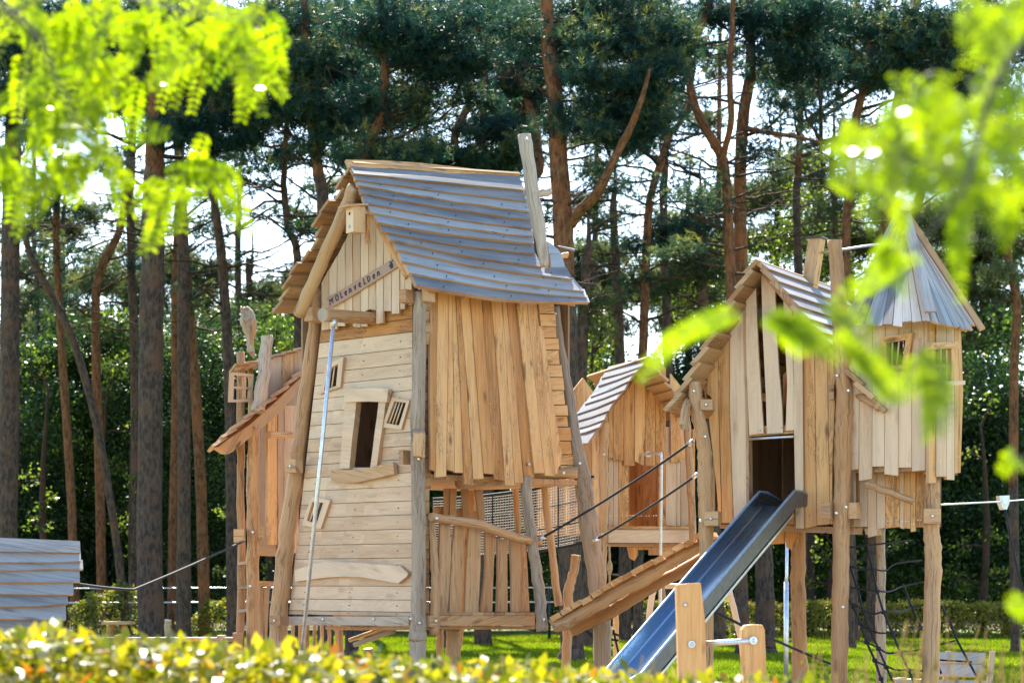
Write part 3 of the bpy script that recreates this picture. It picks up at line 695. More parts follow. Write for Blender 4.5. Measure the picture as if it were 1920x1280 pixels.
post(tower, 'corner_post', [(470, 690, 26.6, 9), (470, 790, 26.6, 9)], 'log', None, (), False)
mb = MB(); vplanks(mb, TL, [500, 507, 529, 551, 585], [498, 505, 527, 551, 585], [668, 667, 662, 657, 650], [775, 765, 745, 722], '*', .03, -.02, .8, .4, (), .01, 'edge'); mb.build('upper_wall', tower)
mb = MB(); vplanks(mb, TL, [502, 521, 533, 560], [501, 521, 533, 560], 760, [1021, 1030, 1035], '*', .03, 0, .8, .8, (), .01, 'edge'); mb.build('lower_wall', tower)
mb = MB(); plank(mb, TL, [(470, 760), (470, 1020), (560, 1035), (560, 700)], .04, -.9, 'dark', 'dark'); plank(mb, TL, [(486, 1022), (486, 1040), (530, 1042), (530, 1022)], .15, -.02, 'edge', 'edge', ((0, 0), (9, 0))); mb.build('floor', tower)  # first plank: dark panel added behind so the gap reads as shade
mb = MB(); mb.log([(503, 815, 25.7, 13), (547, 815, 26.1, 13)], 'log', 'edge', 10); mb.build('cross_bar', tower)
mb = MB(); plank(mb, TL, [(409, 838), (428, 851), (437, 846), (500, 795), (530, 768), (568, 722), (566, 706), (520, 750), (470, 795), (430, 822)], .1, .22, 'under', 'edge', ((0, 9), (9, 0)), .7); mb.bolt(TL.hit(478, 801, .22), TN); mb.build('rafter', tower)
mb = MB(); sh_ = [(404, 838), (420, 822), (438, 806), (462, 786), (487, 766), (512, 747), (535, 727), (552, 710), (575, 690)]
for i in range(len(sh_) - 1):
    a, c = TL.hit(*sh_[i], .36), TL.hit(*sh_[i + 1], .36 + random.uniform(-.04, .04)); d = (c - a).normalized(); nn = V((-d.z, 0, d.x)) ; nn = nn if nn.z > 0 else -nn
    nn = (nn - d * nn.dot(d)).normalized()
    bk = V((-.18, 1, 0)) * 1.2
    mb.prism([a + nn * .05, a + nn * .05 + bk, c + d * .06 + nn * .012 + bk, c + d * .06 + nn * .012], nn, .035, 'roof', 'edge', bk, random.random())
mb.build('roof', tower)
mb = MB(); sh_ = [(442, 684), (463, 680), (484, 675), (508, 668), (530, 662), (553, 656), (585, 647)]
for i in range(len(sh_) - 1):
    a, c = TL.hit(*sh_[i], .12), TL.hit(*sh_[i + 1], .12); d = (c - a).normalized(); nn = V((-d.z, 0, d.x)); nn = nn if nn.z > 0 else -nn
    nn = (nn - d * nn.dot(d)).normalized(); bk = V((-.2, 1, 0)) * 1.0
    mb.prism([a + nn * .02, a + nn * .02 + bk, c + d * .05 + nn * .0 + bk, c + d * .05], nn, .022, 'roof', 'edge', bk, random.random())
plank(mb, TL, [(450, 683), (450, 693), (480, 685), (480, 676)], .08, .05, 'warm', 'edge', ((0, 9), (9, 0))); mb.build('upper_roof', tower)
wq = [(434.5, 698), (476, 701), (472, 753), (432, 754)]; wi = [(439.5, 703), (472, 706), (468, 748), (437.5, 749)]
WN = PL((434, 698, 25.3), (476, 701, 25.75), (432, 754, 25.3)); ow = MB()
for i in range(4):
    j = (i + 1) % 4; plank(ow, WN, [wq[i], wq[j], wi[j], wi[i]], .035, 0, 'pale', 'edge', (wq[i], wq[j]), .8)
owo = ow.build('open_window', tower); ow = MB()
plank(ow, WN, [(438, 724), (438, 728), (470, 730), (470, 726)], .03, -.004, 'pale', 'edge', ((0, 0), (9, 0)), .5); plank(ow, WN, [(458, 705), (457, 748), (461, 748), (462, 705)], .03, -.006, 'pale', 'edge', None, .5); ow.build('muntin', owo)
for y in (1055, 1100, 1144): k = MB(); k.box(P(456, y, 25.75), V((.11, .02, .012)), V((0, 0, .035)), V((0, -.1, 0)), 'greylog', None, .95); k.build('rung', tower)
for x, y, d, b in ((449, 1004, 25.5, 0), (489, 1000, 25.6, 0), (447, 1198, 25.5, 0), (487, 1200, 25.6, 0)):
    block(tower, 'block', P(x, y, d), .12 if x < 460 else .06, .15, .12, V((0, -1, 0)), 'log', False)
for q in ([(488, 1095), (488, 1200), (497, 1200), (493, 1095)], [(496, 1100), (493, 1200), (500, 1210), (506, 1100)]):
    k = MB(); plank(k, PL((450, 1000, 26.6), (560, 1000, 27.2), (450, 700, 26.6)), q, .03, 0, 'dark', 'dark'); k.build('baluster', tower)
k = MB(); plank(k, PL((450, 1000, 26.55), (560, 1000, 27.15), (450, 700, 26.55)), [(486, 1088), (486, 1098), (530, 1100), (530, 1090)], .04, 0, 'log', 'edge', ((0, 0), (9, 0))); k.build('rear_rail', tower)

# carved bird on the tower post
owl = thing('carved_owl', 'grey carved wooden owl perched on a post beside the mill eaves', 'sculpture', P(463, 655, 25.9))
prof = [(660, 14), (652, 13), (643, 13), (630, 15), (618, 22), (607, 30), (598, 31), (590, 26), (583, 21), (578, 17), (576, 8)]
mb = MB(); mb.wlog([P(463 - (y - 576) * -.09 - (2 if y < 590 else 0), y, 25.9) for y, _ in prof], [w_ / 2 * 25.9 / F for _, w_ in prof], 'greylog', None, 14, .35, .07, 3, .03); mb.build('body', owl)
mb = MB()
for s in (-1, 1): mb.tube([P(458 + s * 5, 580, 25.82), P(458 + s * 6, 574, 25.84)], [.02, .006], 'greylog', None, 8, .4)
mb.tube([P(454, 585, 25.8), P(451, 588, 25.78)], [.014, .004], 'greylog', None, 8, .2); mb.build('ear_tuft', owl)
mb = MB(); mb.log([(473, 600, 25.82, 8), (477, 620, 25.82, 9), (470, 645, 25.85, 4)], 'log', None, 8, .2); mb.build('wing', owl)
mb = MB(); mb.log([(467, 640, 25.9, 13), (473, 662, 25.92, 10), (476, 668, 25.92, 6)], 'greylog', None, 8, .2); mb.build('tail', owl)

# ================================================================== middle hut
b0 = P(1215, HZ, 27.0); b0.z = 0
hut = thing('gabled_hut', 'small gabled hut with grey lapped roof and dark doorway, behind the ramp', 'playhouse', b0)
HF = PL((1141, 900, 26.8), (1296, 900, 27.4), (1141, 700, 26.8))
ho = [(1179.5, 1000), (1179.5, 820), (1235, 820), (1235, 1000)]
mb = MB(); xs = [1128, 1141, 1150, 1159.5, 1179, 1192, 1207, 1221, 1235, 1248, 1269, 1276, 1296]
vplanks(mb, HF, xs, xs, 800, 985, '*', .03, -.03, .7, .3, [ho], .004, 'edge', .35); mb.build('front_wall', hut)
mb = MB()
gx2 = [1132, 1141, 1150, 1170, 1190, 1210, 1229, 1249]; gt2 = [786, 775, 762, 738, 712, 688, 676, 690]; gb2 = [859, 859, 862, 872, 871, 872, 868]
for i in range(7):
    poly = [(gx2[i] + .4, gt2[i]), (gx2[i] + .4, gb2[i]), (gx2[i + 1] - .4, gb2[i] + random.uniform(-2, 2)), (gx2[i + 1] - .4, gt2[i + 1])]
    if i == 4: poly = [poly[0], (1190.5, 864), (1206, 872), (1208, 850), (1205, 838), (1209.5, 820), poly[3]]
    plank(mb, HF, poly, .026, .01 + random.uniform(-.008, .008), 'warm', 'edge', ((0, 0), (0, 9)), random.uniform(.2, .6))
plank(mb, HF, [(1258, 700), (1258, 866), (1278, 866), (1278, 726)], .026, .01, 'warm', 'edge', ((0, 0), (0, 9)), .5)
plank(mb, HF, [(1246, 846), (1246, 858), (1288, 858), (1288, 846)], .03, -.015, 'warm', 'edge', ((0, 0), (9, 0)), .6)
mb.build('gable_wall', hut)
post(hut, 'corner_post', [(1133, 790, 26.65, 18), (1130, 850, 26.65, 20), (1131, 930, 26.65, 20), (1128, 1000, 26.65, 20), (1126, 1100, 26.65, 22), (1124, 1200, 26.65, 22)], 'log', None, [(1133, 851, 26.5), (1130, 1001, 26.5)])
post(hut, 'corner_post', [(1285, 760, 27.1, 14), (1292, 860, 27.1, 14), (1299, 1000, 27.1, 14), (1299, 1210, 27.1, 14)], 'log')
post(hut, 'support_post', [(1097, 1000, 27.6, 15), (1080, 1040, 26.0, 18), (1076, 1070, 26.0, 17), (1066, 1110, 26.0, 20), (1066, 1160, 26.0, 19), (1061, 1245, 26.0, 18)][1:], 'log')
post(hut, 'support_post', [(1240, 1090, 28.2, 14), (1242, 1200, 28.2, 14)], 'log')
mb = MB(); k_ = HF.n
plank(mb, HF, [(1141, 993), (1141, 1017), (1300, 1017), (1300, 993)], .06, .08, 'pale', 'edge', ((0, 0), (9, 0)), .6)
plank(mb, HF, [(1141, 986), (1141, 992), (1300, 992), (1300, 986)], 1.3, .05, 'warm', 'edge', ((0, 0), (9, 0)), .5)
plank(mb, HF, [(1140, 1018), (1140, 1023), (1300, 1023), (1300, 1018)], .5, .02, 'edge', 'edge', ((0, 0), (9, 0)), .2); mb.build('platform', hut)
mb = MB(); plank(mb, HF, [(1178, 1025), (1182, 1045), (1190, 1050), (1196, 1040), (1196, 1030), (1218, 1030), (1218, 1040), (1300, 1040), (1300, 1025)], .03, -.8, 'warm', 'edge', ((0, 0), (0, 9)), .3); mb.build('apron_board', hut)
ah = HF.hit(1130, 900); bhh = HF.hit(1300, 900); back = -HF.n * 1.5; back.z = 0
def zz(pl, x, y): return pl.hit(x, y).z
world_wall('rear_wall', hut, ah + back, bhh + back, zz(HF, 1200, 1000), zz(HF, 1200, 790), 'warm', (lambda z0, z1: (lambda u: z0 + (z1 - z0) * (1 - abs(u - .5) * 2)))(zz(HF, 1135, 800), zz(HF, 1220, 690)))
world_wall('side_wall', hut, ah + V((.03, .03, 0)), ah + back, zz(HF, 1200, 1000), zz(HF, 1200, 795), 'warm'); world_wall('side_wall', hut, bhh, bhh + back, zz(HF, 1200, 1000), zz(HF, 1200, 800), 'warm')
HR = PL((1214, 674, 26.45), (1102, 830, 26.2), (1128, 697, 27.45))
vg = [(1214, 672), (1204, 686), (1193, 697), (1180, 713), (1171, 730), (1155, 748), (1141, 769), (1133, 786), (1124, 800), (1102, 830)]
rv = [(1141, 690), (1127, 709), (1121, 723), (1107, 744), (1096, 757), (1081, 776), (1076, 790), (1074, 805), (1071, 816), (1066, 830)]
mb = MB()
for i in range(9):
    up = [(lerp(vg[i][0], rv[i][0], u), lerp(vg[i][1], rv[i][1], u) - 3) for u in (0, .5, 1)]; dn = [(lerp(vg[i + 1][0], rv[i + 1][0], u), lerp(vg[i + 1][1], rv[i + 1][1], u) + (2 if u == .5 else 0)) for u in (1, .5, 0)]
    mb.prism([HR.hit(*q) for q in up] + [HR.hit(*q, .024) for q in dn], HR.n, .022, 'roof', 'edge', HR.hit(*rv[i]) - HR.hit(*vg[i]), random.uniform(0, .3))
mb.build('roof', hut)
a_, r_ = P(1214, 670, 26.45), P(1128, 697, 27.45); HR2 = PL(a_, r_, P(1302, 775, 26.95)); hn = HR2.n if HR2.n.z > 0 else -HR2.n
mb = MB(); sl = P(1302, 775, 26.95) - a_; rd = (r_ - a_)
for i in range(7):
    u0, u1 = i / 7 - .02, (i + 1) / 7; e = rd.normalized() * random.uniform(-.05, .05)
    mb.prism([a_ + sl * u0 + e, a_ + sl * u0 + rd * 1.3, a_ + sl * u1 + rd * 1.3 + hn * .03, a_ + sl * u1 + e + hn * .03], hn, .03, 'roof', 'under', rd, random.random())
mb.build('roof', hut)
mb = MB(); mb.log([(1206, 712, 26.6, 12), (1206, 712, 26.4, 13)], 'edge', 'edge', 10, .1); mb.build('ridge_pole', hut)
cp = thing('fire_pole', 'bent chrome pole standing before the doorway of the small hut', 'pole', P(1239, 1100, 26.3))
mb = MB(); mb.wlog([P(1214, 851, 26.6), P(1226, 849, 26.4), P(1236, 851, 26.3), P(1240, 862, 26.28), P(1239, 1000, 26.28), P(1238, 1230, 26.28)], [.017] * 6, 'steel', None, 10, .5, 0, 5, 0); mb.build('tube', cp)
mb = MB(); mb.tube([P(1212, 851, 26.7), P(1216, 851, 26.6)], [.035, .035], 'steel', None, 10); mb.build('collar', cp)
kr = MB(); pts = [P(1143 + random.uniform(-.6, .6), 1020 + i * 9.5, 26.4) for i in range(25)]; rr_ = [.012 if i not in (4, 5, 17, 18) else .032 for i in range(25)]
kr.tube(pts, rr_, 'hemp', None, 8, .5); tag(kr.build('knotted_rope'), 'tan knotted climbing rope hanging under the small hut by its post', 'rope')

# ================================================================== net bridge, ramp, hand ropes
nb = thing('net_bridge', 'grey square mesh net bridge with black ropes running between mill and small hut', 'net', P(960, 1030, 26.2))
def net_grid(name, parent, tl, tr, bl, br, nx, ny, sagt, sagb, r, m):
    mb = MB()
    def pt(u, v):
        t_ = [lerp(tl[i], tr[i], u) for i in range(3)]; t_[1] += sagt * 4 * u * (1 - u); q = [lerp(bl[i], br[i], u) for i in range(3)]; q[1] += sagb * 4 * u * (1 - u)
        return P(*[lerp(t_[i], q[i], v) for i in range(3)])
    for i in range(nx + 1): mb.tube([pt(i / nx, v) for v in (0, .5, 1)], [r] * 3, m, None, 3, .5, True, False)
    for j in range(ny + 1): mb.tube([pt(i / 24, j / ny) for i in range(25)], [r] * 25, m, None, 3, .5, True, False)
    return mb.build(name, parent), pt
g1, pt = net_grid('mesh_panel', nb, (812, 935, 27.2), (1113, 893, 26.2), (812, 1040, 27.2), (1113, 1012, 26.2), 62, 23, 8, 12, .0048, 'cream')
mb = MB()
for v, r in ((0, .016), (.33, .008), (.66, .008), (1, .02)): mb.tube([pt(i / 24, v) - V((0, .02, 0)) for i in range(25)], [r] * 25, 'rope', None, 6)
for u in (.18, .37, .58, .78, .93): mb.tube([pt(u, v) - V((0, .02, 0)) for v in (0, .5, 1)], [.007] * 3, 'rope', None, 6)
mb.build('border_rope', nb)

rp = thing('ramp_bridge', 'sloping plank ramp on two rough logs rising from the mill deck to the right', 'ramp', P(1170, 1180, 23))
mb = MB(); mb.log([(1034, 1172, 22.9, 24), (1060, 1166, 22.9, 28), (1110, 1137, 22.95, 27), (1160, 1108, 23.0, 30), (1215, 1078, 23.0, 31), (1245, 1060, 23.0, 26), (1280, 1040, 23.0, 24), (1325, 1015, 23.0, 24)], 'log', 'edge', 12, .45, .05); mb.build('log_beam', rp)
mb = MB(); mb.log([(1068, 1184, 24.1, 20), (1110, 1163, 24.1, 25), (1170, 1130, 24.1, 27), (1230, 1095, 24.1, 24), (1330, 1040, 24.1, 24)], 'under', 'edge', 12, .3, .05); mb.build('log_beam', rp)
mb = MB(); K = 15
for i in range(K):
    u0, u1 = i / K, (i + .93) / K; a = P(lerp(1030, 1318, u0), lerp(1158, 997, u0), 22.85); c = P(lerp(1030, 1318, u1), lerp(1158, 997, u1), 22.85)
    dz = V((0, 0, random.uniform(0, .025))); bk = V((.25, 1.15 + random.uniform(-.05, .05), 0)); n_ = (c - a).cross(bk).normalized(); n_ = n_ if n_.z > 0 else -n_
    fo = V((0, -random.uniform(.0, .06), 0))
    mb.prism([a + dz + fo, c + dz + fo, c + bk + dz, a + bk + dz], n_, .055, 'pale', 'warm', bk, random.uniform(.2, .8))
mb.build('tread_planks', rp)
def rope(name, pts, r, label, m='rope', sag=0., ends=False, cat='rope'):
    mb = MB(); k = 16; out = []
    for i in range(k + 1):
        u = i / k * (len(pts) - 1); j = min(int(u), len(pts) - 2); f_ = u - j
        x, y, D = (lerp(pts[j][q], pts[j + 1][q], f_) for q in range(3)); out.append(P(x, y + sag * 4 * (i / k) * (1 - i / k), D))
    mb.tube(out, [r] * (k + 1), m, None, 8)
    if ends:
        for p, q in ((out[0], out[1]), (out[-1], out[-2])):
            d = (q - p).normalized(); mb.tube([p, p + d * .07], [r * 1.9, r * 1.7], 'bolt', None, 8)
    return tag(mb.build(name), label, cat)
rope('hand_rope', [(1010, 1011, 23.2), (1300, 826, 22.7)], .013, 'upper black hand rope from the mill railing to the crooked post', sag=6, ends=True)
rope('hand_rope', [(1112, 1014, 24.0), (1309, 888, 23.4)], .013, 'lower black hand rope crossing in front of the small hut doorway', sag=4, ends=True)
rope('guy_rope', [(134, 1092, 21.0), (250, 1097, 22.5), (459, 1013, 25.4)], .014, 'black rope sagging from grey plank shelter to narrow lookout', sag=8)
rope('guy_rope', [(1322, 1136, 20.5), (1400, 1176, 21), (1500, 1220, 22), (1565, 1247, 22.3)], .013, 'black rope running down to the grass behind the two low posts', sag=0, ends=True)

# ================================================================== gabled house on the right
b0 = P(1450, HZ, 22.4); b0.z = 0
house = thing('gabled_playhouse', 'raised plank house with steep brown edged roof, chimney and steel slide doorway', 'playhouse', b0)
HP = PL((1330, 900, 22.25), (1566, 900, 21.65), (1330, 600, 22.25)); HN = HP.n
op = [(1404, 700), (1404, 952), (1487, 952), (1487, 700)]
mb = MB()
for q, tn_ in (([(1326, 690), (1326, 738), (1331, 742), (1339, 752), (1340, 768), (1335, 778), (1329, 783), (1338, 860), (1344, 920), (1348, 980), (1353, 980), (1350, 880), (1346, 740), (1346, 662)], .55), ([(1346.8, 662), (1346.8, 740), (1352, 880), (1354, 980), (1375, 980), (1370, 830), (1368, 740), (1368, 620)], .4)):
    plank(mb, HP, q, .03, random.uniform(0, .01), 'warm', 'edge', ((0, 0), (0, 9)), tn_)
plank(mb, HP, [(1368.6, 618), (1369, 780), (1376, 980), (1400, 980), (1398, 780), (1392, 580)], .035, .02, 'pale', 'edge', ((0, 0), (0, 9)), .85)
plank(mb, HP, [(1392, 580), (1398, 780), (1400, 980), (1405, 980), (1403, 780), (1398, 570)], .1, .03, 'edge', 'edge', ((0, 0), (0, 9)), .7)
for q, tn_ in (([(1505.5, 600), (1506, 760), (1508, 990), (1531, 985), (1528, 760), (1526, 616)], .6), ([(1527, 618), (1529, 760), (1532, 984), (1556, 982), (1552, 760), (1551, 648)], .75), ([(1552, 650), (1553, 760), (1557, 982), (1561, 982), (1560, 900), (1562, 830), (1565, 760), (1566, 664)], .7)):
    plank(mb, HP, q, .03, random.uniform(-.005, .01), 'warm', 'edge', ((0, 0), (0, 9)), tn_)
plank(mb, HP, [(1566, 664), (1566, 985), (1612, 990), (1612, 716)], .03, -.12, 'warm', 'edge', ((0, 0), (0, 9)), .5)
for x, y in ((1352, 800), (1362, 960), (1380, 810), (1517, 740), (1518, 965), (1540, 730), (1542, 960), (1386, 960)): p = HP.hit(x, y, .02); mb.tube([p, p + HN * .01], [.006, .005], 'bolt', 'bolt', 6)
mb.build('front_wall', house)
mb = MB(); plank(mb, HP, [(1487, 580), (1488, 760), (1492, 990), (1507, 990), (1505, 760), (1504, 598)], .1, .06, 'pale', 'edge', ((0, 0), (0, 9)), .6); mb.bolt(HP.hit(1497, 962, .06), HN); mb.build('door_post', house)
mb = MB()
for q, tn_ in (([(1398, 560), (1400, 700), (1405, 815), (1432, 812), (1427, 740), (1421, 640), (1417, 540)], .75), ([(1427, 508), (1430, 620), (1436, 740), (1438, 813), (1468, 811), (1466, 760), (1460, 690), (1456, 620), (1453, 532)], .9), ([(1468, 545), (1472, 640), (1476, 720), (1473, 807), (1490, 806), (1487, 700), (1484, 575)], .8)):
    plank(mb, HP, q, .03, .05, 'pale', 'edge', ((0, 0), (0, 9)), tn_)
    for f_ in (-3,): 
        p = HP.hit(q[3][0] - 7, q[3][1] - 6, .05); mb.bolt(p, HN, .008)
plank(mb, HP, [(1404, 800), (1404, 818), (1488, 812), (1488, 796)], .05, .015, 'warm', 'edge', ((0, 0), (9, 0)), .6); mb.build('dormer_slats', house)
mb = MB(); mb.tube([HP.hit(1403, 823, .08), HP.hit(1488, 818, .08)], [.013, .013], 'steel', None, 10); mb.build('grab_bar', house)
hb = -HN * 2.0; hb.z = 0
hl, hr = HP.hit(1335, 900), HP.hit(1610, 900); zb, zt = zz(HP, 1450, 975), zz(HP, 1450, 690)
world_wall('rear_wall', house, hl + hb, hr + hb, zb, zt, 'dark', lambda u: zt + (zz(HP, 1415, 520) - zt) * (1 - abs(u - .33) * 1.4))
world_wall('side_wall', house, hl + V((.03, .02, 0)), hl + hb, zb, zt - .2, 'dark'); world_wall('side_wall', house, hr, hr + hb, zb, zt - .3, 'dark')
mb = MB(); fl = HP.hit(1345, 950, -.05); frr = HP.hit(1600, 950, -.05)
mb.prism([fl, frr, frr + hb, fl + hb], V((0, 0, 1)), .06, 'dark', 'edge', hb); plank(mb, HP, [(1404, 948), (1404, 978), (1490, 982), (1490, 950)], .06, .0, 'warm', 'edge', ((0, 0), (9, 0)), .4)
plank(mb, HP, [(1350, 982), (1350, 990), (1600, 1000), (1600, 988)], .9, -.05, 'edge', 'edge', ((0, 0), (9, 0)), .3); mb.build('floor', house)
mb = MB()
for q in ([(1445, 990), (1445, 1020), (1471, 1018), (1471, 990)], [(1472, 990), (1474, 1025), (1488, 1032), (1496, 1010), (1496, 990)]): plank(mb, HP, q, .03, -.55, 'warm', 'edge', ((0, 0), (0, 9)), .4)
mb.build('apron_board', house)
# roof
ra, rb_ = P(1417, 485, 21.7), P(1560, 536, 23.75); rd = rb_ - ra
r1 = P(1656, 772, 21.05); l1 = P(1253, 772, 21.95)
def pitch(name, parent, apex, ridge, eave, rows, mtop, mside, up=.036, ov=.04, ext=0., seed=0):
    pl_ = PL(apex, apex + ridge, eave); n_ = pl_.n if pl_.n.z > 0 else -pl_.n; mb = MB(); s_ = eave - apex; rn = ridge.normalized()
    for i in range(rows):
        u0, u1 = i / rows - (.35 / rows if i else 0), (i + 1) / rows; e = rn * random.uniform(-ov, ov); e2 = rn * random.uniform(-.02, .02)
        mb.prism([apex + s_ * u0 + e, apex + s_ * u0 + ridge * (1 + ext), apex + s_ * u1 + ridge * (1 + ext) + n_ * up, apex + s_ * u1 + e + e2 + n_ * up], n_, .046, mtop, mside, ridge, random.random())
    return mb.build(name, parent)
pitch('roof', house, ra, rd, r1, 12, 'roof', 'edge', .036, .03)
pitch('roof', house, ra, rd, l1, 10, 'roof', 'under', .05, .05)
# underside lining of the left pitch: thick rough board ends
mb = MB(); mb.log([(1592, 735, 21.45, 14), (1625, 748, 21.2, 16), (1650, 764, 21.1, 17)], 'log', 'edge', 10, .5); mb.build('eave_log', house); mb = MB(); mb.log([(1295, 735, 22.3, 12), (1287, 760, 21.9, 16), (1281, 800, 21.7, 17)], 'log', 'greylog', 10, .5); mb.build('eave_log', house)
mb = MB(); plank(mb, HP, [(1318, 700), (1322, 745), (1342, 690), (1420, 548), (1416, 530), (1340, 665)], .06, -.02, 'warm', 'edge', ((0, 9), (6, 0)), .5)
plank(mb, HP, [(1428, 512), (1440, 530), (1560, 672), (1640, 765), (1646, 752), (1560, 650), (1432, 505)], .08, .1, 'edge', 'edge', ((0, 0), (9, 9)), .6); mb.build('rafter', house)
ch = MB(); cc = P(1524, 500, 22.9); bx_ = [(1512, 462), (1530, 465), (1552, 467)]
ux = V((0, 0, 1)).cross(HN).normalized(); tilt = (V((0, 0, 1)) + ux * (.16 if ux.x > 0 else -.16)).normalized()
ch.box(cc, tilt * .56, ux * .13, HN * .15, 'log', 'warm', .7); ho_ = ch.build('chimney', house)
ch = MB(); ch.box(cc + tilt * .29, ux * .17, HN * .2, tilt * .02, 'slate'); ch.build('cap', ho_)
post(house, 'front_post', [(1565, 450, 21.3, 26), (1570, 520, 21.3, 28), (1575, 600, 21.3, 30), (1578, 680, 21.3, 31), (1584, 740, 21.3, 31), (1581, 800, 21.3, 33), (1579, 900, 21.3, 31), (1577, 1050, 21.3, 31), (1575, 1160, 21.3, 31), (1573, 1270, 21.3, 33)], 'log', None, [(1569, 704, 21.1), (1590, 732, 21.1), (1586, 950, 21.1), (1568, 961, 21.1), (1580, 1137, 21.1)], kink=.05)
post(house, 'crooked_post', [(1302, 716, 21.95, 22), (1304, 735, 21.95, 26), (1307, 770, 21.95, 26), (1316, 815, 21.95, 26), (1321, 850, 21.95, 27), (1322, 900, 21.95, 28), (1323, 960, 21.95, 28), (1325, 1080, 21.95, 26), (1325, 1250, 21.95, 25)], 'log', None, [(1301, 733, 21.8), (1322, 818, 21.8), (1313, 976, 21.8)], kink=.06)
block(house, 'block', P(1336, 972, 21.85), .14, .14, .14, V((-.3, -.95, 0)), 'log'); block(house, 'block', P(1327, 759, 21.9), .12, .1, .12, V((-.3, -.95, 0)), 'under')
block(house, 'block', P(1553, 957, 21.3), .09, .15, .14, HN, 'edge', False); block(house, 'block', P(1601, 957, 21.3), .1, .15, .14, HN, 'log', False); block(house, 'block', P(1562, 735, 21.5), .05, .15, .1, HN, 'under', False)
post(house, 'support_post', [(1497, 992, 22.9, 28), (1496, 1050, 22.9, 28), (1497, 1150, 22.9, 28), (1500, 1270, 22.9, 30)], 'log')

# slide
sl_t = thing('slide', 'shiny stainless steel slide coming down from the raised house towards the hedge', 'slide', P(1260, 1200, 20.4))
T0, T1 = P(1462, 948, 21.75), P(1174, 1290, 19.6)
sdv = (T1 - T0); hd = V((sdv.x, sdv.y, 0)).normalized(); rt_ = V((hd.y, -hd.x, 0)); rt_ = rt_ if rt_.x > 0 else -rt_
path = [T0 - hd * .45, T0 - hd * .1, T0] + [T0 + sdv * u for u in (.06, .15, .3, .5, .7, .9, 1.0)] + [T1 + hd * .5 - V((0, 0, .14)), T1 + hd * 1.1 - V((0, 0, .14))]
W2 = .195; pr = [(-W2, .15), (-W2, .012), (-W2 + .012, .0), (W2 - .012, .0), (W2, .012), (W2, .15)]
mb = MB(); rows = []
upn = [V((0, 0, 1)) for _ in path]
for i, p in enumerate(path):
    d = (path[min(i + 1, len(path) - 1)] - path[max(0, i - 1)]).normalized(); nrm = rt_.cross(d); nrm = nrm if nrm.z > 0 else -nrm
    rows.append([p + rt_ * x + nrm * (z if not (i < 2 and z > .1) else z * (.25 if i == 0 else .9)) for x, z in pr])
ln = 0
for i, r in enumerate(rows): mb.v += r; mb.tone += [.5] * 6
for i in range(len(rows) - 1):
    l2 = ln + (path[i + 1] - path[i]).length
    for j in range(5):
        mb.face([i * 6 + j, i * 6 + j + 1, (i + 1) * 6 + j + 1, (i + 1) * 6 + j], [(ln, j * .1), (ln, j * .1 + .1), (l2, j * .1 + .1), (l2, j * .1)], 'slide', False)
    ln = l2
chute = mb.build('chute', sl_t)
md = chute.modifiers.new('thickness', 'SOLIDIFY'); md.thickness = .012; md.offset = 1
mb = MB()
for j in (0, 5): mb.tube([r[j] for r in rows], [.014] * len(rows), 'rim', None, 10)
mb.build('rim', sl_t)
chute.data.materials.clear(); chute.data.materials.append(M['slideout']); chute.data.materials.append(M['slide']); md.material_offset = 1; md.material_offset_rim = 0
mb = MB(); mb.box(T0 + sdv * .5 - V((0, 0, .06)), sdv * .96, rt_ * .36, V((0, 0, .03)), 'steel'); 
mb.tube([T0 + sdv * .85 - V((0, 0, .05)), V(((T0 + sdv * .85).x, (T0 + sdv * .85).y, 0))], [.03, .03], 'steel'); mb.build('support', sl_t)

# ================================================================== turret
b0 = P(1700, HZ, 21.6); b0.z = 0
tur = thing('turret_playhouse', 'plank turret with fan shaped grey board spire and tilted barred window, on stilts', 'playhouse', b0)
FL = PL((1593, 880, 21.35), (1745, 880, 20.9), (1593, 640, 21.3)); FRt = PL((1745, 880, 20.9), (1803, 880, 21.5), (1745, 640, 20.85))
w4, w4i = [(1653, 694), (1649, 633), (1711, 624), (1700, 692)], [(1663, 685), (1661, 643), (1698, 637), (1691, 684)]
w5i = [(1753, 655), (1786, 653), (1785, 714), (1753, 716)]
mb = MB(); tb = [1593.5, 1610, 1635, 1658, 1684, 1709.5, 1735, 1744.5]
tt = [1596, 1612, 1636, 1660, 1685, 1709, 1732, 1744.5]
vplanks(mb, FL, tt, tb, 585, [880, 899, 874, 890, 876, 882, 882], 'pale', .03, 0, .8, .5, [w4i], .01, 'edge', .7); mb.build('front_wall', tur)
mb = MB(); vplanks(mb, FRt, [1744.5, 1755.5, 1775, 1790, 1800], [1741, 1755.5, 1775, 1790, 1801], 585, [905, 893, 899, 886], '*', .03, .005, .8, .6, [w5i], .01, 'edge', .65)
plank(mb, FRt, [(1796, 600), (1799, 700), (1797, 886), (1801, 886), (1806, 730), (1801, 600)], .03, 0, 'warm', 'edge', ((0, 0), (0, 9)), .6); mb.build('side_wall', tur)
frame_window(tur, 'window', FL, w4, w4i, 2, .06, .07, 'warm', 'pale')
wn = MB()
for q in ([(1746, 642), (1746, 655), (1799, 652), (1799, 640)],): plank(wn, FRt, q, .06, .07, 'warm', 'edge', ((0, 0), (9, 0)), .7)
for q in ([(1748, 655), (1748, 716), (1754, 716), (1754, 655)], [(1784, 653), (1784, 716), (1791, 716), (1791, 653)]): plank(wn, FRt, q, .05, .05, 'warm', 'edge', ((0, 0), (0, 9)), .7)
wo = wn.build('window', tur); wn = MB()
for q in ([(1763, 655), (1763, 715), (1766, 715), (1766, 655)], [(1774, 655), (1774, 715), (1777, 715), (1777, 655)], [(1754, 683), (1754, 690), (1786, 688), (1786, 682)]): plank(wn, FRt, q, .03, .02, 'pale', 'edge', None, .8)
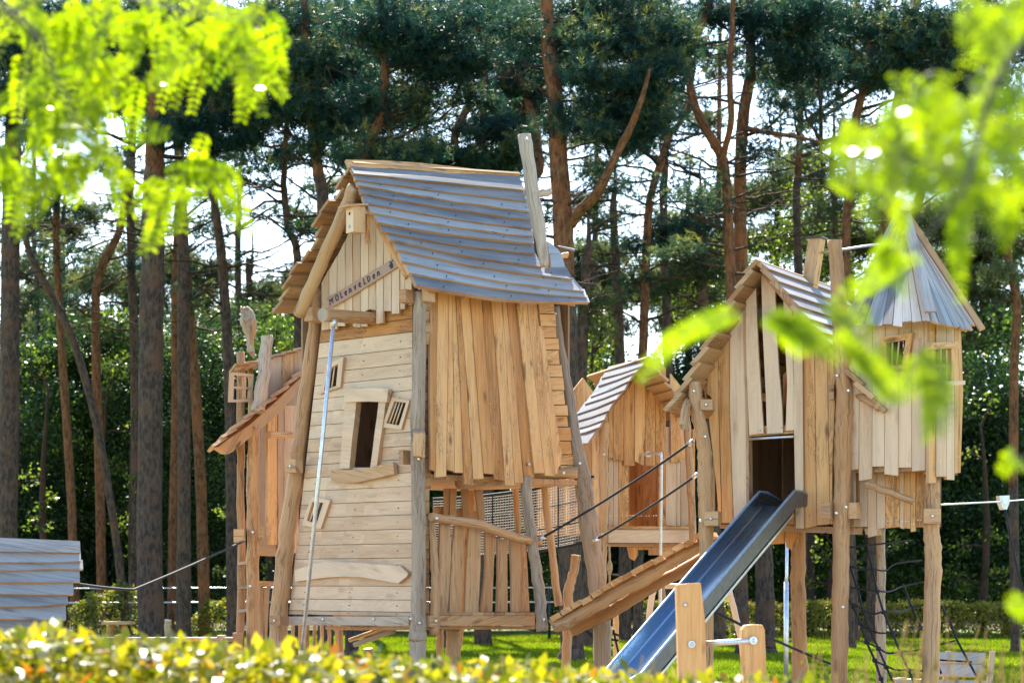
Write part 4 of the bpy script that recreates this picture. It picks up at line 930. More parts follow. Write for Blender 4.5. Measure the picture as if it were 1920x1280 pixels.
wn.build('muntin', wo); wn = MB(); plank(wn, FRt, [(1757, 715), (1757, 723), (1810, 721), (1810, 713)], .16, .14, 'pale', 'edge', ((0, 0), (9, 0)), .8); wn.build('sill', wo)
LT = PL((1593, 990, 21.6), (1731, 990, 21.35), (1593, 880, 21.6))
mb = MB(); lx = [1594, 1611, 1627, 1644, 1659.5, 1677.5, 1687, 1695, 1707, 1717, 1731]
vplanks(mb, LT, lx, lx, 860, [987, 987, 1005, 990, 989, 987, 990, 990, 996, 987], '*', .03, 0, .8, .5, (), .012, 'edge', .55); mb.build('skirt_wall', tur)
mb = MB(); mb.log([(1622, 908, 21.25, 13), (1660, 920, 21.2, 14), (1713, 940, 21.15, 13)], 'log', 'edge', 10, .4); mb.build('brace_log', tur)
tb0 = [FL.hit(1596, 880), FL.hit(1745, 880), FRt.hit(1800, 880)]; back = V((-.1, 1.2, 0))
z0_, z1_ = zz(LT, 1650, 985), zz(FL, 1650, 600)
q0, q1 = tb0[0] + back * .9, tb0[2] + back * .55
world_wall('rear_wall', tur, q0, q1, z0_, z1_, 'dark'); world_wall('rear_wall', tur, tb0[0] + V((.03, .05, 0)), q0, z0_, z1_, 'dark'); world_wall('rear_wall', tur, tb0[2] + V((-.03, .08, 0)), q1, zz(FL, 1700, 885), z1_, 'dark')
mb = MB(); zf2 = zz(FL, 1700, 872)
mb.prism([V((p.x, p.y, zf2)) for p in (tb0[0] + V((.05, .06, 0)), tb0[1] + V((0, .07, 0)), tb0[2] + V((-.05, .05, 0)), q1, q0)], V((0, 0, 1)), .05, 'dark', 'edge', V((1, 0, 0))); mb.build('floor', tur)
apx = P(1691, 402, 21.75); bl_, bm_, br_ = P(1590, 600, 21.25), P(1745, 592, 20.5), P(1828, 606, 21.2)
bk1, bk2 = bl_ + V((.5, 1.3, 0)), br_ + V((-.05, .9, 0))
def fan(name, p, q, n_, m='roof', jag=.035, drop=.0):
    mb = MB(); n0 = (q - p).cross(apx - p).normalized(); n0 = n0 if n0.z > 0 else -n0
    for i in range(n_):
        u0, u1 = (i + .03) / n_, (i + .97) / n_; um = (u0 + u1) / 2
        lo_ = 1 + random.uniform(0, jag) + drop * math.sin(math.pi * um)
        a, c = apx + (p + (q - p) * u0 - apx) * lo_, apx + (p + (q - p) * u1 - apx) * (lo_ + random.uniform(-.02, .02))
        k = .05; a2, c2 = apx + (a - apx) * k, apx + (c - apx) * k; of = n0 * random.uniform(-.004, .008)
        mb.prism([a + of, c + of, c2 + of, a2 + of], n0, .022, m, 'edge', a - apx, random.random())
    return mb.build(name, tur)
fan('roof', bl_, bm_, 9, drop=.05); fan('roof', bm_, br_, 7, drop=.06); fan('roof', bl_, bk1, 6); fan('roof', bk1, bk2, 6); fan('roof', bk2, br_, 5)
def strip(name, p, q, w_, m, t=.03, off=V((0, 0, 0))):
    mb = MB(); d = (q - p).normalized(); n0 = V((d.x * 0, -1, .45)).normalized(); s_ = d.cross(n0).normalized(); mb.box((p + q) / 2 + off, q - p, s_ * w_, n0 * t, m, 'edge', .6); return mb.build(name, tur)
strip('hip_board', P(1685, 394, 21.72), P(1590, 596, 21.2), .05, 'roof'); strip('hip_board', P(1703, 407, 21.6), P(1842, 618, 21.1), .06, 'log'); strip('hip_board', P(1697, 400, 21.55), P(1744, 585, 20.45), .1, 'roof')
mb = MB(); mb.log([(1690, 396, 21.75, 9), (1692, 420, 21.75, 10)], 'log', 'greylog', 8); mb.build('peak_block', tur)
mb = MB(); mb.tube([P(1541, 474, 22.9), P(1658, 456, 21.8)], [.012] * 2, 'steel', None, 8); tag(mb.build('tie_rod'), 'thin steel rod tying the chimney to the turret spire', 'rod')
post(tur, 'support_post', [(1747, 890, 21.3, 30), (1747, 1000, 21.3, 31), (1750, 1035, 21.3, 33), (1748, 1120, 21.3, 32), (1744, 1280, 21.3, 34)], 'log', None, (), True, kink=.06)
block(tur, 'block', P(1747, 967, 21.2), .16, .14, .14, V((-.1, -1, 0)), 'log')
post(tur, 'support_post', [(1652, 985, 22.6, 17), (1652, 1100, 22.6, 16), (1651, 1150, 22.6, 19), (1653, 1270, 22.6, 19)], 'greylog')

# climbing net
cn = thing('climbing_net', 'black rope climbing net hanging between the stilts below the turret', 'net', P(1660, 1200, 21.2))
def rtube(mb, pts, r): mb.wlog([P(*p) for p in pts], [r] * len(pts), 'rope', None, 6, .5, 0, 4, 0)
vr = [[(1618, 990, 21.9), (1625, 1020, 21.8), (1636, 1068, 21.6), (1645, 1108, 21.4), (1657, 1147, 21.3), (1673, 1185, 21.1), (1688, 1222, 21.0), (1704, 1256, 20.9), (1722, 1300, 20.8)],
      [(1592, 1056, 21.8), (1607, 1101, 21.6), (1618, 1142, 21.4), (1632, 1181, 21.3), (1647, 1215, 21.1), (1662, 1250, 21.0), (1685, 1300, 20.9)],
      [(1588, 1120, 21.7), (1600, 1138, 21.6), (1613, 1168, 21.4), (1625, 1203, 21.3), (1640, 1237, 21.1), (1652, 1272, 21.0), (1665, 1310, 20.9)],
      [(1693, 1095, 22.2), (1710, 1138, 22.0), (1727, 1176, 21.9), (1745, 1215, 21.8), (1765, 1262, 21.7)],
      [(1765, 1135, 21.7), (1783, 1168, 21.6), (1795, 1200, 21.5), (1822, 1250, 21.4), (1850, 1300, 21.3)]]
hr_ = [[(1545, 985, 21.9), (1556, 1015, 21.8), (1590, 1025, 21.8), (1624, 1022, 21.8), (1667, 1017, 21.9), (1707, 1012, 22.1)],
       [(1592, 1060, 21.8), (1615, 1067, 21.7), (1635, 1066, 21.6), (1660, 1069, 21.8), (1680, 1056, 22.0), (1728, 1050, 22.2)],
       [(1590, 1100, 21.7), (1608, 1103, 21.6), (1644, 1107, 21.4), (1668, 1108, 21.7), (1694, 1098, 22.1), (1732, 1090, 22.2)],
       [(1598, 1130, 21.6), (1618, 1142, 21.4), (1638, 1150, 21.4), (1657, 1146, 21.3), (1690, 1145, 21.7), (1710, 1138, 22.0), (1735, 1133, 22.0)],
       [(1612, 1167, 21.4), (1632, 1180, 21.3), (1650, 1186, 21.2), (1673, 1185, 21.1), (1705, 1182, 21.6), (1728, 1175, 21.9)],
       [(1624, 1203, 21.3), (1647, 1214, 21.1), (1665, 1224, 21.0), (1688, 1221, 21.0), (1725, 1217, 21.5), (1792, 1200, 21.5)],
       [(1640, 1238, 21.1), (1662, 1248, 21.0), (1680, 1255, 20.9), (1704, 1255, 20.9), (1735, 1257, 21.4)], [(1738, 1170, 21.8), (1782, 1165, 21.6)], [(1735, 1235, 21.6), (1822, 1240, 21.4)]]
mb = MB(); [rtube(mb, q, .0115) for q in vr]; mb.build('upright_rope', cn, )
mb = MB(); [rtube(mb, q, .009) for q in hr_]; mb.build('cross_rope', cn)
mb = MB()
for q in vr[:4]:
    for p in q[1:-1]:
        c = P(*p); mb.tube([c - V((.022, 0, 0)), c, c + V((.022, 0, 0))], [.016, .024, .016], 'rope', None, 8)
mb.build('rope_clamp', cn)
rope('guy_rope', [(1568, 1180, 21.8), (1560, 1260, 21.8)], .012, 'short black rope beside the foot of the weathered front post')

# zip line with hanging box
mb = MB(); mb.tube([P(1722, 948, 22), P(1875, 940, 25), P(1960, 933, 27)], [.008] * 3, 'steel', None, 6); tag(mb.build('zip_wire'), 'thin steel wire stretched level from the turret to the right', 'wire')
zt_ = thing('wire_trolley', 'grey trolley box with dark hanging rope on the zip wire', 'trolley', P(1884, 940, 25.2))
mb = MB(); plank(mb, PL((1884, 940, 25.1), (1920, 940, 25.2), (1884, 900, 25.1)), [(1874, 929), (1876, 942), (1881, 955), (1888, 955), (1893, 942), (1893, 928)], .07, 0, 'steel', 'steel'); mb.build('box', zt_)
mb = MB(); mb.tube([P(1885, 955, 25.1), P(1893, 1000, 25.0), P(1906, 1060, 24.8), P(1924, 1130, 24.6)], [.014] * 4, 'rope', None, 8); mb.build('hanging_rope', zt_)

# ================================================================== things on the ground
tr_ = thing('turning_bar', 'two low blond wooden posts joined by a steel bar in front of the slide', 'bar', V((P(1350, 1300, 16).x, 16, 0)))
FB = PL((1296, 1150, 16.0), (1412, 1150, 16.0), (1296, 1050, 16.0))
k = MB(); plank(k, FB, [(1268, 1096), (1290, 1093), (1314, 1092), (1318, 1130), (1322, 1160), (1324, 1230), (1326, 1330), (1326, 1500), (1276, 1500), (1275, 1330), (1272, 1240), (1271, 1190), (1269, 1130)], .17, 0, 'warm', 'warm', ((0, 0), (0, 9)), .6)
k.bolt(FB.hit(1285, 1133), FB.n, .014); k.tube([FB.hit(1297, 1207), FB.hit(1297, 1207, .015)], [.028, .026], 'steel', None, 12); k.bolt(FB.hit(1297, 1207, .01), FB.n, .014); k.build('post', tr_)
k = MB(); plank(k, FB, [(1391, 1180), (1397, 1172), (1412, 1170), (1430, 1171), (1434, 1180), (1436, 1230), (1437, 1500), (1396, 1500), (1395, 1260), (1391, 1230), (1390, 1200)], .15, 0, 'warm', 'warm', ((0, 0), (0, 9)), .6); k.build('post', tr_)
k = MB(); k.tube([FB.hit(1318, 1206, -.06), FB.hit(1415, 1200, .01)], [.02, .02], 'steel', None, 12); k.tube([FB.hit(1411, 1200, .0), FB.hit(1413, 1200, .02)], [.03, .03], 'steel', None, 12); k.build('bar', tr_)

sw = thing('timber_trestle', 'slanted pale timber leg of a trestle seen under the slide', 'trestle', V((P(1390, 1200, 30).x, 30, 0)))
k = MB(); k.log([(1362, 1092, 30, 12), (1378, 1150, 30, 12), (1392, 1214, 30, 12), (1400, 1316, 30, 12)], 'pale', None, 8, .7); k.build('leg', sw)
k = MB(); k.log([(1226, 1100, 30, 12), (1218, 1150, 30, 11), (1206, 1316, 30, 12)], 'pale', None, 8, .7); k.build('leg', sw)
k = MB(); k.log([(1226, 1100, 30, 10), (1362, 1092, 30, 10)], 'pale', None, 8, .7); k.build('beam', sw)
mb = MB(); mb.tube([P(1476, 985, 33), P(1475, 1080, 33), P(1474, 1090, 33)], [.022, .022, .03], 'steel', None, 10); mb.tube([P(1474, 1090, 33), P(1474, gy(33), 33)], [.036, .036], 'steel', None, 10); tag(mb.build('lamp_pole'), 'thin grey metal pole standing behind the stilts of the raised house', 'pole')
mb = MB(); mb.log([(1155, 1128, 32, 11), (1155, 1180, 32, 11), (1155, gy(32), 32, 11)], 'warm', 'pale', 10, .7); tag(mb.build('short_post'), 'short fresh wooden post on the grass seen under the ramp', 'post')
nt_ = MB()
for q in ([(1085, 1168, 27), (1105, 1185, 27), (1150, 1210, 27)], [(1090, 1172, 27), (1110, 1195, 27), (1145, 1230, 27)], [(1130, 1180, 27), (1165, 1192, 27)], [(1125, 1195, 27), (1160, 1200, 27)], [(1138, 1175, 27), (1130, 1235, 27)], [(1150, 1180, 27), (1160, 1225, 27)]): rtube(nt_, q, .014)
tag(nt_.build('low_net'), 'tangled black rope net low above the grass below the ramp', 'net')

# bench at the lower right
bn = thing('park_bench', 'grey weathered slatted bench on the lawn beyond the turret stilts', 'bench', V((P(1815, 1200, 30).x, 30, 0)))
BP = PL((1762, 1240, 29.6), (1865, 1240, 30.2), (1762, 1190, 29.8))
for q in ([(1757, 1221), (1757, 1242), (1846, 1243), (1848, 1223)], [(1757, 1245), (1757, 1265), (1845, 1267), (1846, 1246)]): k = MB(); plank(k, BP, q, .05, 0, 'roof', 'edge', ((0, 0), (9, 0)), .8); k.build('back_slat', bn)
for x in (1853, 1770): k = MB(); k.box(P(x + 4, 1262, 29.95), V((-.06, .0, -.60)), V((.07, 0, 0)), V((0, .06, 0)), 'greylog', None, .7); k.build('leg', bn)
k = MB(); plank(k, BP, [(1757, 1273), (1757, 1280), (1850, 1282), (1850, 1275)], .4, .4, 'roof', 'edge', ((0, 0), (9, 0)), .7); k.build('seat', bn)
mb = MB(); plank(mb, PL((1700, 1275, 24), (1760, 1275, 24), (1700, 1200, 24)), [(1680, 1272), (1680, 1279), (1750, 1281), (1750, 1274)], .3, 0, 'roof', 'edge', ((0, 0), (9, 0)), .9)
mb.box(P(1690, 1300, 24.1), V((0, 0, -.35)), V((.1, 0, 0)), V((0, .1, 0)), 'greylog'); mb.box(P(1740, 1300, 24.1), V((0, 0, -.35)), V((.1, 0, 0)), V((0, .1, 0)), 'greylog'); tag(mb.build('low_plank'), 'low pale plank ledge between the stilts under the turret', 'plank')

# table and plank on the left
tb_ = thing('picnic_stool', 'small wooden table with slanted legs on the grass by the big trunk', 'table', V((P(222, 1190, 45).x, 45, 0)))
k = MB(); k.box(P(221, 1167, 45), V((.58, 0, 0)), V((0, .5, 0)), V((0, 0, .06)), 'warm', 'edge', .6); k.build('top', tb_)
for s in (1, -1): k = MB(); k.log([(221 + s * 8, 1170, 45, 14), (221 + s * 14, 1182, 45, 13), (221 + s * 22, gy(45), 45, 14)], 'warm', None, 8); k.build('leg', tb_)
k = MB(); k.box(P(218, 1196, 45.0), V((.5, 0, 0)), V((0, .1, 0)), V((0, 0, .08)), 'edge'); k.build('stretcher', tb_)
bl2 = thing('low_bench', 'long low weathered plank bench behind the front hedge beside the lookout', 'bench', V((P(320, 1197, 33).x, 33, 0)))
k = MB(); k.box(P(320, 1198, 33), V((1.9, .1, 0)), V((0, .4, 0)), V((0, 0, .06)), 'roof', 'edge', .9); k.build('seat', bl2)
for x in (225, 415): k = MB(); k.box(P(x, 1222, 33), V((0, 0, -.5)), V((.1, 0, 0)), V((0, .3, 0)), 'log'); k.build('leg', bl2)
mb = MB(); mb.log([(315, 1162, 50, 13), (315, 1190, 50, 13), (315, gy(50), 50, 13)], 'log', 'pale', 10, .9); tag(mb.build('short_post'), 'stubby round post on the grass beside the biggest dark trunk', 'post')

# grey lapped shelter at the far left
shl = thing('plank_shelter', 'weathered grey lapped plank shelter at the left edge behind the hedge', 'shelter', V((P(60, 1100, 21).x, 21.4, 0)))
SP = PL((0, 1100, 20.6), (150, 1100, 21.0), (60, 1010, 20.98))
rowsy = [(1009, 1016), (1031, 1034), (1054, 1052), (1068, 1066), (1092, 1089), (1113, 1113), (1138, 1132), (1160, 1160), (1195, 1195)]; rx = [151, 152, 156, 150, 138, 128, 124, 110]
mb = MB()
for i in range(8):
    (a0, a1), (c0, c1) = rowsy[i], rowsy[i + 1]
    up = [(lerp(-60, rx[i] - 1, u), lerp(a0, a1, u) - 3 + random.uniform(-1, 1)) for u in (0, .3, .6, 1)]; dn = [(lerp(-60, rx[i], u), lerp(c0, c1, u) + random.uniform(-1.5, 1.5)) for u in (1, .7, .35, 0)]
    mb.prism([SP.hit(*q) for q in up] + [SP.hit(*q, .045) for q in dn], SP.n, .035, 'roof', 'edge', V((1, .1, 0)), random.uniform(.2, .9))
mb.build('lapped_boards', shl)
for x in (10, 100): post(shl, 'post', [(x, 1020, 21.3, 24), (x, 1200, 21.3, 24)], 'log')

# ================================================================== trees
def bmb(): return MB()
def limb(mb, a, b, r0, r1, up=.15, m='branch', kink=.25, n=5):
    d = b - a; L_ = d.length; out = [a]
    side = V((random.uniform(-1, 1), random.uniform(-1, 1), random.uniform(-.4, .8))) * L_ * .10
    for i in range(1, n):
        u = i / n; out.append(a + d * u + side * math.sin(math.pi * u) + V((0, 0, -up * L_ * u * (1 - u))) + V((random.uniform(-1, 1), random.uniform(-1, 1), random.uniform(-1, 1))) * L_ * .035)
    out.append(b); mb.tube(out, [lerp(r0, r1, i / n) for i in range(n + 1)], m, None, 5, None, True, False); return out
def pine(label, path, D, clumps, bark='bark', crown='needle', dens=1., dead=8, forks=(), upper='orange', split=None, size=.17, tone0=.45, group='pine trees of the grove', gtop=None):
    """path: (x, y, width px) from the ground up; clumps: (x, y, radius px[, density])"""
    x0 = path[0][0]; g = gy(D); b0 = V((P(x0, 0, D).x, D, 0))
    t_ = thing('pine_tree', label, 'tree', b0, group)
    full = [(x0 + (x0 - path[1][0]) * .02, g + 8, path[0][2] * 1.45), (x0, g - 12, path[0][2] * 1.15)] + [p for p in path if p[1] < g - 20]
    if full[-1][1] > -30: full += [(full[-1][0] + 4, full[-1][1] - 45, full[-1][2] * .6), (full[-1][0] + 2, full[-1][1] - 110, 1.5)]
    mb = MB()
    sy = split if split is not None else 330
    lowp = [p for p in full if p[1] > sy]; upp = [p for p in full if p[1] <= sy]
    if upp and lowp:
        a, b_ = lowp[-1], upp[0]; u = (a[1] - sy) / max(1, a[1] - b_[1]); mid = tuple(lerp(a[i], b_[i], u) for i in range(3)); lowp.append(mid); upp.insert(0, mid)
    if len(lowp) > 1: mb.log([(x, y, D, w_) for x, y, w_ in lowp], bark, None, 14, random.random(), .04, 5, .05)
    if len(upp) > 1: mb.log([(x, y, D, w_) for x, y, w_ in upp], upper, None, 12, random.random(), .05, 5, .05)
    def at(y):
        for i in range(len(full) - 1):
            a, b_ = full[i], full[i + 1]
            if b_[1] <= y <= a[1]: u = (a[1] - y) / max(1e-6, a[1] - b_[1]); return (lerp(a[0], b_[0], u), y, lerp(a[2], b_[2], u))
        return full[-1] if y < full[-1][1] else full[0]
    for fk in forks: mb.log([(x, y, D + dz, w_) for x, y, w_, dz in fk], upper if fk[0][1] < sy + 120 else bark, None, 10, random.random(), .05, 5, .1)
    trunks = [at] 
    cents = []; tn = []
    for c in clumps:
        cx, cy_, r = c[:3]; dn = c[3] if len(c) > 3 else 1.
        dn = dn if dn >= .7 else dn * dn * 1.15; rm = r * D / F; dz = random.uniform(-1, 1) * min(2.2, rm * 1.2); c3 = P(cx, cy_, D + dz)
        ax, ay, aw = at(min(cy_ + random.uniform(.3, 1.3) * r + abs(cx - at(cy_)[0]) * .25, g - 250))
        for fk in forks:
            for q in fk:
                if math.hypot(q[0] - cx, q[1] - cy_ - r * .5) < math.hypot(ax - cx, ay - cy_): ax, ay, aw = q[0], q[1], q[2]
        a3 = P(ax, ay, D); ln_ = (c3 - a3).length
        pts = limb(mb, a3, c3 + V((0, 0, -.2 * rm)), min(.10, .02 + .013 * ln_), .012, .12)
        n = max(10, int(dn * dens * 640 * rm * rm ** .5)); 
        pads = [c3] + [c3 + V((random.gauss(0, .55), random.gauss(0, .55), random.gauss(0, .30))) * rm for _ in range(max(3, int(5 * dn + 2)))]
        for q in pads[1:]: limb(mb, random.choice(pts[2:]), q, .016, .006, .1, n=3)
        pa = np.array([tuple(q) for q in pads]); pick = RNG.integers(0, len(pads), n)
        off = RNG.normal(size=(n, 3)) * np.array([.38, .38, .20]) * rm * 1.0
        cents.append(pa[pick] + off); tn.append(np.clip(tone0 + (off[:, 2] / max(.01, rm)) * .5 + random.gauss(0, .10) + RNG.normal(size=n) * .2, 0, 1))  # higher needles paler: light from above is put into the tone
    ys_ = [p[1] for p in full if p[1] < 650]
    for _ in range(int(dead * 1.6)):
        y = random.uniform(max(-20, min(p[1] for p in full)), min(620, g - 300)); ax, ay, aw = at(y); s_ = random.choice((-1, 1)); l = random.uniform(50, 150)
        a3 = P(ax, ay, D); e3 = P(ax + s_ * l, ay - random.uniform(-25, 60), D + random.uniform(-1, 1)); pts = limb(mb, a3, e3, random.uniform(.02, .045), .008, .15)
        for q in range(3): s0_ = random.choice(pts[2:]); limb(mb, s0_, s0_ + V((random.uniform(-.7, .7), random.uniform(-.4, .4), random.uniform(-.5, .5))), .01, .004, .1, n=3)
    mb.build('trunk', t_)
    if cents:
        c = np.concatenate(cents); tn = np.concatenate(tn); per = 20
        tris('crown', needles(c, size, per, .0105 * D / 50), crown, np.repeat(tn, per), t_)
    return t_

# big pines close behind the playhouses
pine('slim pine at the far left edge of the grove with straight grey trunk', [(14, 1180, 36), (17, 800, 36), (20, 430, 34), (26, 200, 30), (30, -60, 22)], 58, [(60, 90, 85), (30, 180, 70), (110, 50, 70), (20, 60, 80), (70, 250, 50, .7), (10, 330, 45, .6)])
pine('thin orange pine leaning slightly left beside the plank shelter', [(142, 1190, 17), (134, 950, 16), (124, 780, 16), (110, 560, 14), (105, 440, 13), (112, 300, 11), (120, 150, 9)], 62, [(160, 120, 70), (110, 170, 60), (190, 60, 70), (90, 370, 45, .6), (140, 480, 50, .35), (60, 490, 50, .4)], 'orange')
pine('diagonal thin pine crossing behind its neighbours at left', [(238, 1190, 15), (215, 990, 15), (180, 790, 15), (130, 620, 15), (62, 490, 13), (46, 440, 12), (20, 380, 8)], 60, [(10, 300, 50, .6), (50, 400, 40, .4)], 'bark', dead=5)
pine('bent orange pine whose top curves right under the hanging leaves', [(190, 1150, 18), (187, 900, 18), (181, 700, 17), (180, 560, 16), (190, 505, 16), (207, 468, 16), (226, 425, 14), (240, 330, 12), (250, 200, 10)], 63, [(250, 110, 80), (200, 180, 70), (290, 150, 70), (250, 500, 45, .35), (130, 560, 45, .3), (215, 300, 50, .5)], 'orange')
pine('biggest dark trunk pine standing left of the carved owl', [(284, 1190, 50), (280, 1000, 47), (283, 700, 46), (287, 450, 44), (291, 280, 38), (296, 100, 30), (300, -60, 24)], 52, [(300, 60, 80, 1.2), (390, 60, 80, 1.2), (360, 150, 75, 1.2), (440, 210, 70, 1.2), (330, 240, 55), (430, 120, 70, 1.2), (240, 60, 70), (395, 265, 45), (470, 260, 40, .8)], dead=10)
pine('rusty orange pine just right of the biggest dark trunk', [(322, 1160, 18), (326, 950, 18), (330, 750, 17), (329, 560, 16), (333, 400, 13), (338, 200, 10)], 66, [(350, 330, 50, .6), (300, 420, 45, .4), (380, 430, 45, .4)], 'orange')
pine('dark straight pine second to the right of the biggest trunk', [(344, 1190, 26), (345, 950, 25), (345, 700, 24), (342, 440, 22), (336, 330, 18), (330, 120, 14)], 58, [(350, 60, 60), (300, 330, 40, .5), (420, 340, 40, .4)])
pine('orange pine tilting towards the lookout with rough lit bark', [(384, 1190, 21), (378, 950, 21), (366, 720, 20), (354, 560, 17), (347, 450, 14), (340, 300, 11)], 60, [(400, 500, 45, .4), (370, 560, 40, .35)], 'orange')
pine('reddish pine rising directly behind the carved owl', [(436, 1200, 22), (434, 900, 22), (426, 640, 20), (414, 470, 18), (402, 380, 15), (396, 200, 11)], 55, [(470, 330, 45, .4), (500, 400, 45, .3), (450, 300, 40, .5), (470, 480, 40, .25)])
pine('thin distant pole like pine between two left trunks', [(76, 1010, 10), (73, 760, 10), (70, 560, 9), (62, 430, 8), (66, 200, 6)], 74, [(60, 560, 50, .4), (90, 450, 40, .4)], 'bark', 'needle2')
# behind the mill
pine('dark dense pine filling the sky left of the mill ridge', [(610, 1180, 30), (612, 800, 28), (606, 400, 24), (590, 270, 20), (575, 120, 16), (570, -60, 12)], 50, [(520, 40, 75, 1.2), (565, 130, 75, 1.2), (520, 215, 65, 1.1), (600, 55, 80, 1.2), (600, 225, 55), (650, 150, 70, 1.2), (480, 130, 60, 1.2), (560, 290, 35, .4), (520, 310, 40, .25), (640, 285, 45)], dead=14)
pine('thin curved pine seen against white sky left of the mill roof', [(560, 1180, 20), (560, 700, 18), (557, 480, 15), (541, 430, 14), (532, 350, 12), (536, 260, 10), (545, 120, 8)], 54, [(500, 330, 38, .3), (565, 440, 45, .4), (590, 500, 40, .5), (480, 400, 35, .2), (560, 370, 40, .3)], dead=16)
pine('leaning limbed pine with a long curved orange limb above the ridge', [(660, 1180, 26), (655, 600, 24), (650, 400, 24), (668, 320, 22), (698, 260, 20), (716, 200, 18), (722, 120, 16), (715, 0, 14), (712, -60, 12)], 47, [(700, 50, 80, 1.3), (770, 110, 75, 1.3), (825, 60, 75, 1.3), (690, 190, 55, .9), (760, 190, 50, .8), (860, 120, 60, 1.2), (700, 290, 45, .9), (760, 285, 50, 1.), (880, 180, 50, .8)], dead=12)
pine('dark bushy pine directly behind the grey mill roof', [(840, 1190, 26), (850, 700, 24), (868, 330, 20), (852, 260, 16), (880, 200, 14), (905, 190, 10)], 53, [(820, 290, 52, 1.2), (770, 300, 45, 1.2), (880, 300, 52, 1.), (940, 300, 45, .8), (700, 320, 40, 1.), (930, 240, 55, .7), (860, 240, 40, .5)], dead=12)
pine('flared base pine under whose boughs the lawn shows below the mill', [(906, 1192, 30), (904, 1000, 28), (960, 500, 24), (1010, 300, 20), (985, 180, 20), (925, 110, 20), (888, 50, 19), (866, -10, 16)], 56, [(960, 40, 75, 1.2), (1030, 120, 60, 1.), (940, 160, 45, .8), (900, 10, 60, 1.1), (1000, 200, 50, .8)], dead=8)
pine('tall red barked pine right of the leaning chimney pole', [(1072, 1190, 44), (1066, 900, 42), (1061, 600, 40), (1056, 430, 37), (1048, 300, 34), (1040, 180, 30), (1028, 90, 26), (1022, -60, 18)], 45,
     [(1050, 50, 80, 1.3), (1130, 90, 80, 1.3), (1110, 160, 60, 1.2), (1190, 60, 75, 1.2), (1180, 175, 60, 1.2), (1230, 130, 55, 1.1), (1060, 235, 42, .9), (1150, 215, 45, 1.1), (1120, 20, 70, 1.2), (1210, 230, 45, .8), (1130, 330, 40, .5), (1250, 50, 55, 1.), (1215, 195, 45, 1.), (1258, 100, 50, 1.), (1165, 270, 32, .8), (1205, 235, 40, .9), (1130, 250, 40, .8), (1216, 140, 38, 1.1)], dead=14,
     forks=[[(1070, 420, 22, 0), (1090, 392, 21, -.3), (1122, 360, 19, -.6), (1150, 300, 16, -.8), (1182, 240, 14, -1), (1205, 180, 10, -1.2), (1218, 130, 5, -1.2)]], split=520)
pine('slender kinked pine right of the tall red barked one', [(1196, 1180, 20), (1200, 800, 19), (1206, 640, 18), (1214, 430, 16), (1222, 360, 15), (1240, 300, 14), (1255, 255, 12), (1285, 215, 9), (1300, 140, 7)], 56, [(1180, 450, 42, .5), (1260, 345, 50, .4), (1250, 430, 50, .7), (1280, 250, 40, .3), (1160, 350, 35, .4), (1300, 190, 40, .3), (1200, 520, 40, .5)], dead=16, split=700)
pine('twin stemmed pine whose left stem bows outward in an arc', [(1392, 1195, 26), (1382, 800, 23), (1370, 520, 21), (1361, 330, 18), (1349, 285, 18), (1322, 240, 17), (1300, 190, 16), (1293, 130, 15), (1310, 60, 14), (1335, -10, 16), (1345, -60, 12)], 48, [(1330, 30, 45, .9), (1290, 70, 45, .5), (1390, 20, 50, .9), (1320, 380, 50, .5), (1260, 380, 35, .3), (1280, 460, 45, .5)], dead=14, split=600,
     forks=[[(1353, 305, 13, 0), (1362, 270, 12, -.2), (1371, 225, 12, -.5), (1368, 150, 12, -.6), (1372, 60, 11, -.6), (1376, -30, 9, -.6)]])
pine('straight dark red pine touching the twin stemmed one', [(1434, 1198, 38), (1432, 1050, 34), (1405, 700, 28), (1390, 520, 25), (1388, 330, 23), (1394, 215, 22), (1408, 130, 20), (1403, 30, 18), (1400, -60, 18)], 49, [(1450, 60, 65, 1.), (1500, 30, 65, 1.1), (1480, 130, 60, .9), (1440, 200, 55, .5), (1490, 200, 50, .5), (1420, 290, 50, .5), (1530, 100, 55, .9)], dead=14, split=650,
     forks=[[(1393, 240, 12, 0), (1420, 245, 11, -.5), (1450, 250, 9, -1), (1500, 258, 7, -1.4), (1540, 268, 5, -1.6)]])
pine('kinked pine with dark boughs above the steel tie rod', [(1592, 1180, 22), (1588, 800, 20), (1586, 450, 18), (1596, 320, 17), (1606, 220, 16), (1628, 130, 15), (1630, 70, 14), (1612, 40, 12), (1600, -60, 8)], 53, [(1560, 60, 70, 1.1), (1640, 40, 65, 1.2), (1700, 90, 65, 1.2), (1560, 140, 50, .7), (1660, 140, 55, 1.2), (1720, 150, 55, 1.2), (1740, 60, 60, 1.1), (1500, 250, 45, .35), (1800, 60, 60, 1.1), (1780, 140, 50, 1.)], dead=14, split=700)
pine('thick red trunk pine standing behind the turret spire', [(1640, 1190, 32), (1645, 900, 30), (1655, 600, 28), (1662, 420, 26), (1670, 300, 22), (1690, 150, 18), (1720, 0, 14)], 58, [(1720, 240, 50, .7), (1640, 260, 40, .5), (1780, 200, 55, .9), (1850, 140, 60, 1.), (1880, 40, 70, 1.)], dead=8, split=700)
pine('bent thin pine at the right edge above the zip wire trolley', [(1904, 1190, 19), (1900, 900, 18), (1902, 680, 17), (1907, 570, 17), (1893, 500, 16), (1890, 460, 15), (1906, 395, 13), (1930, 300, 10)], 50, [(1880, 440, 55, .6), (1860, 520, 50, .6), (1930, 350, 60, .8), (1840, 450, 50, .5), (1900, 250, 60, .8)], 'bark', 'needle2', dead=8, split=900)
pine('grey trunk pine visible through the net stilts at right', [(1650, 1195, 24), (1648, 1000, 22), (1700, 500, 18), (1760, 200, 14)], 62, [(1800, 330, 55, .6), (1740, 320, 50, .5), (1780, 430, 60, .7)], 'bark', 'needle2')
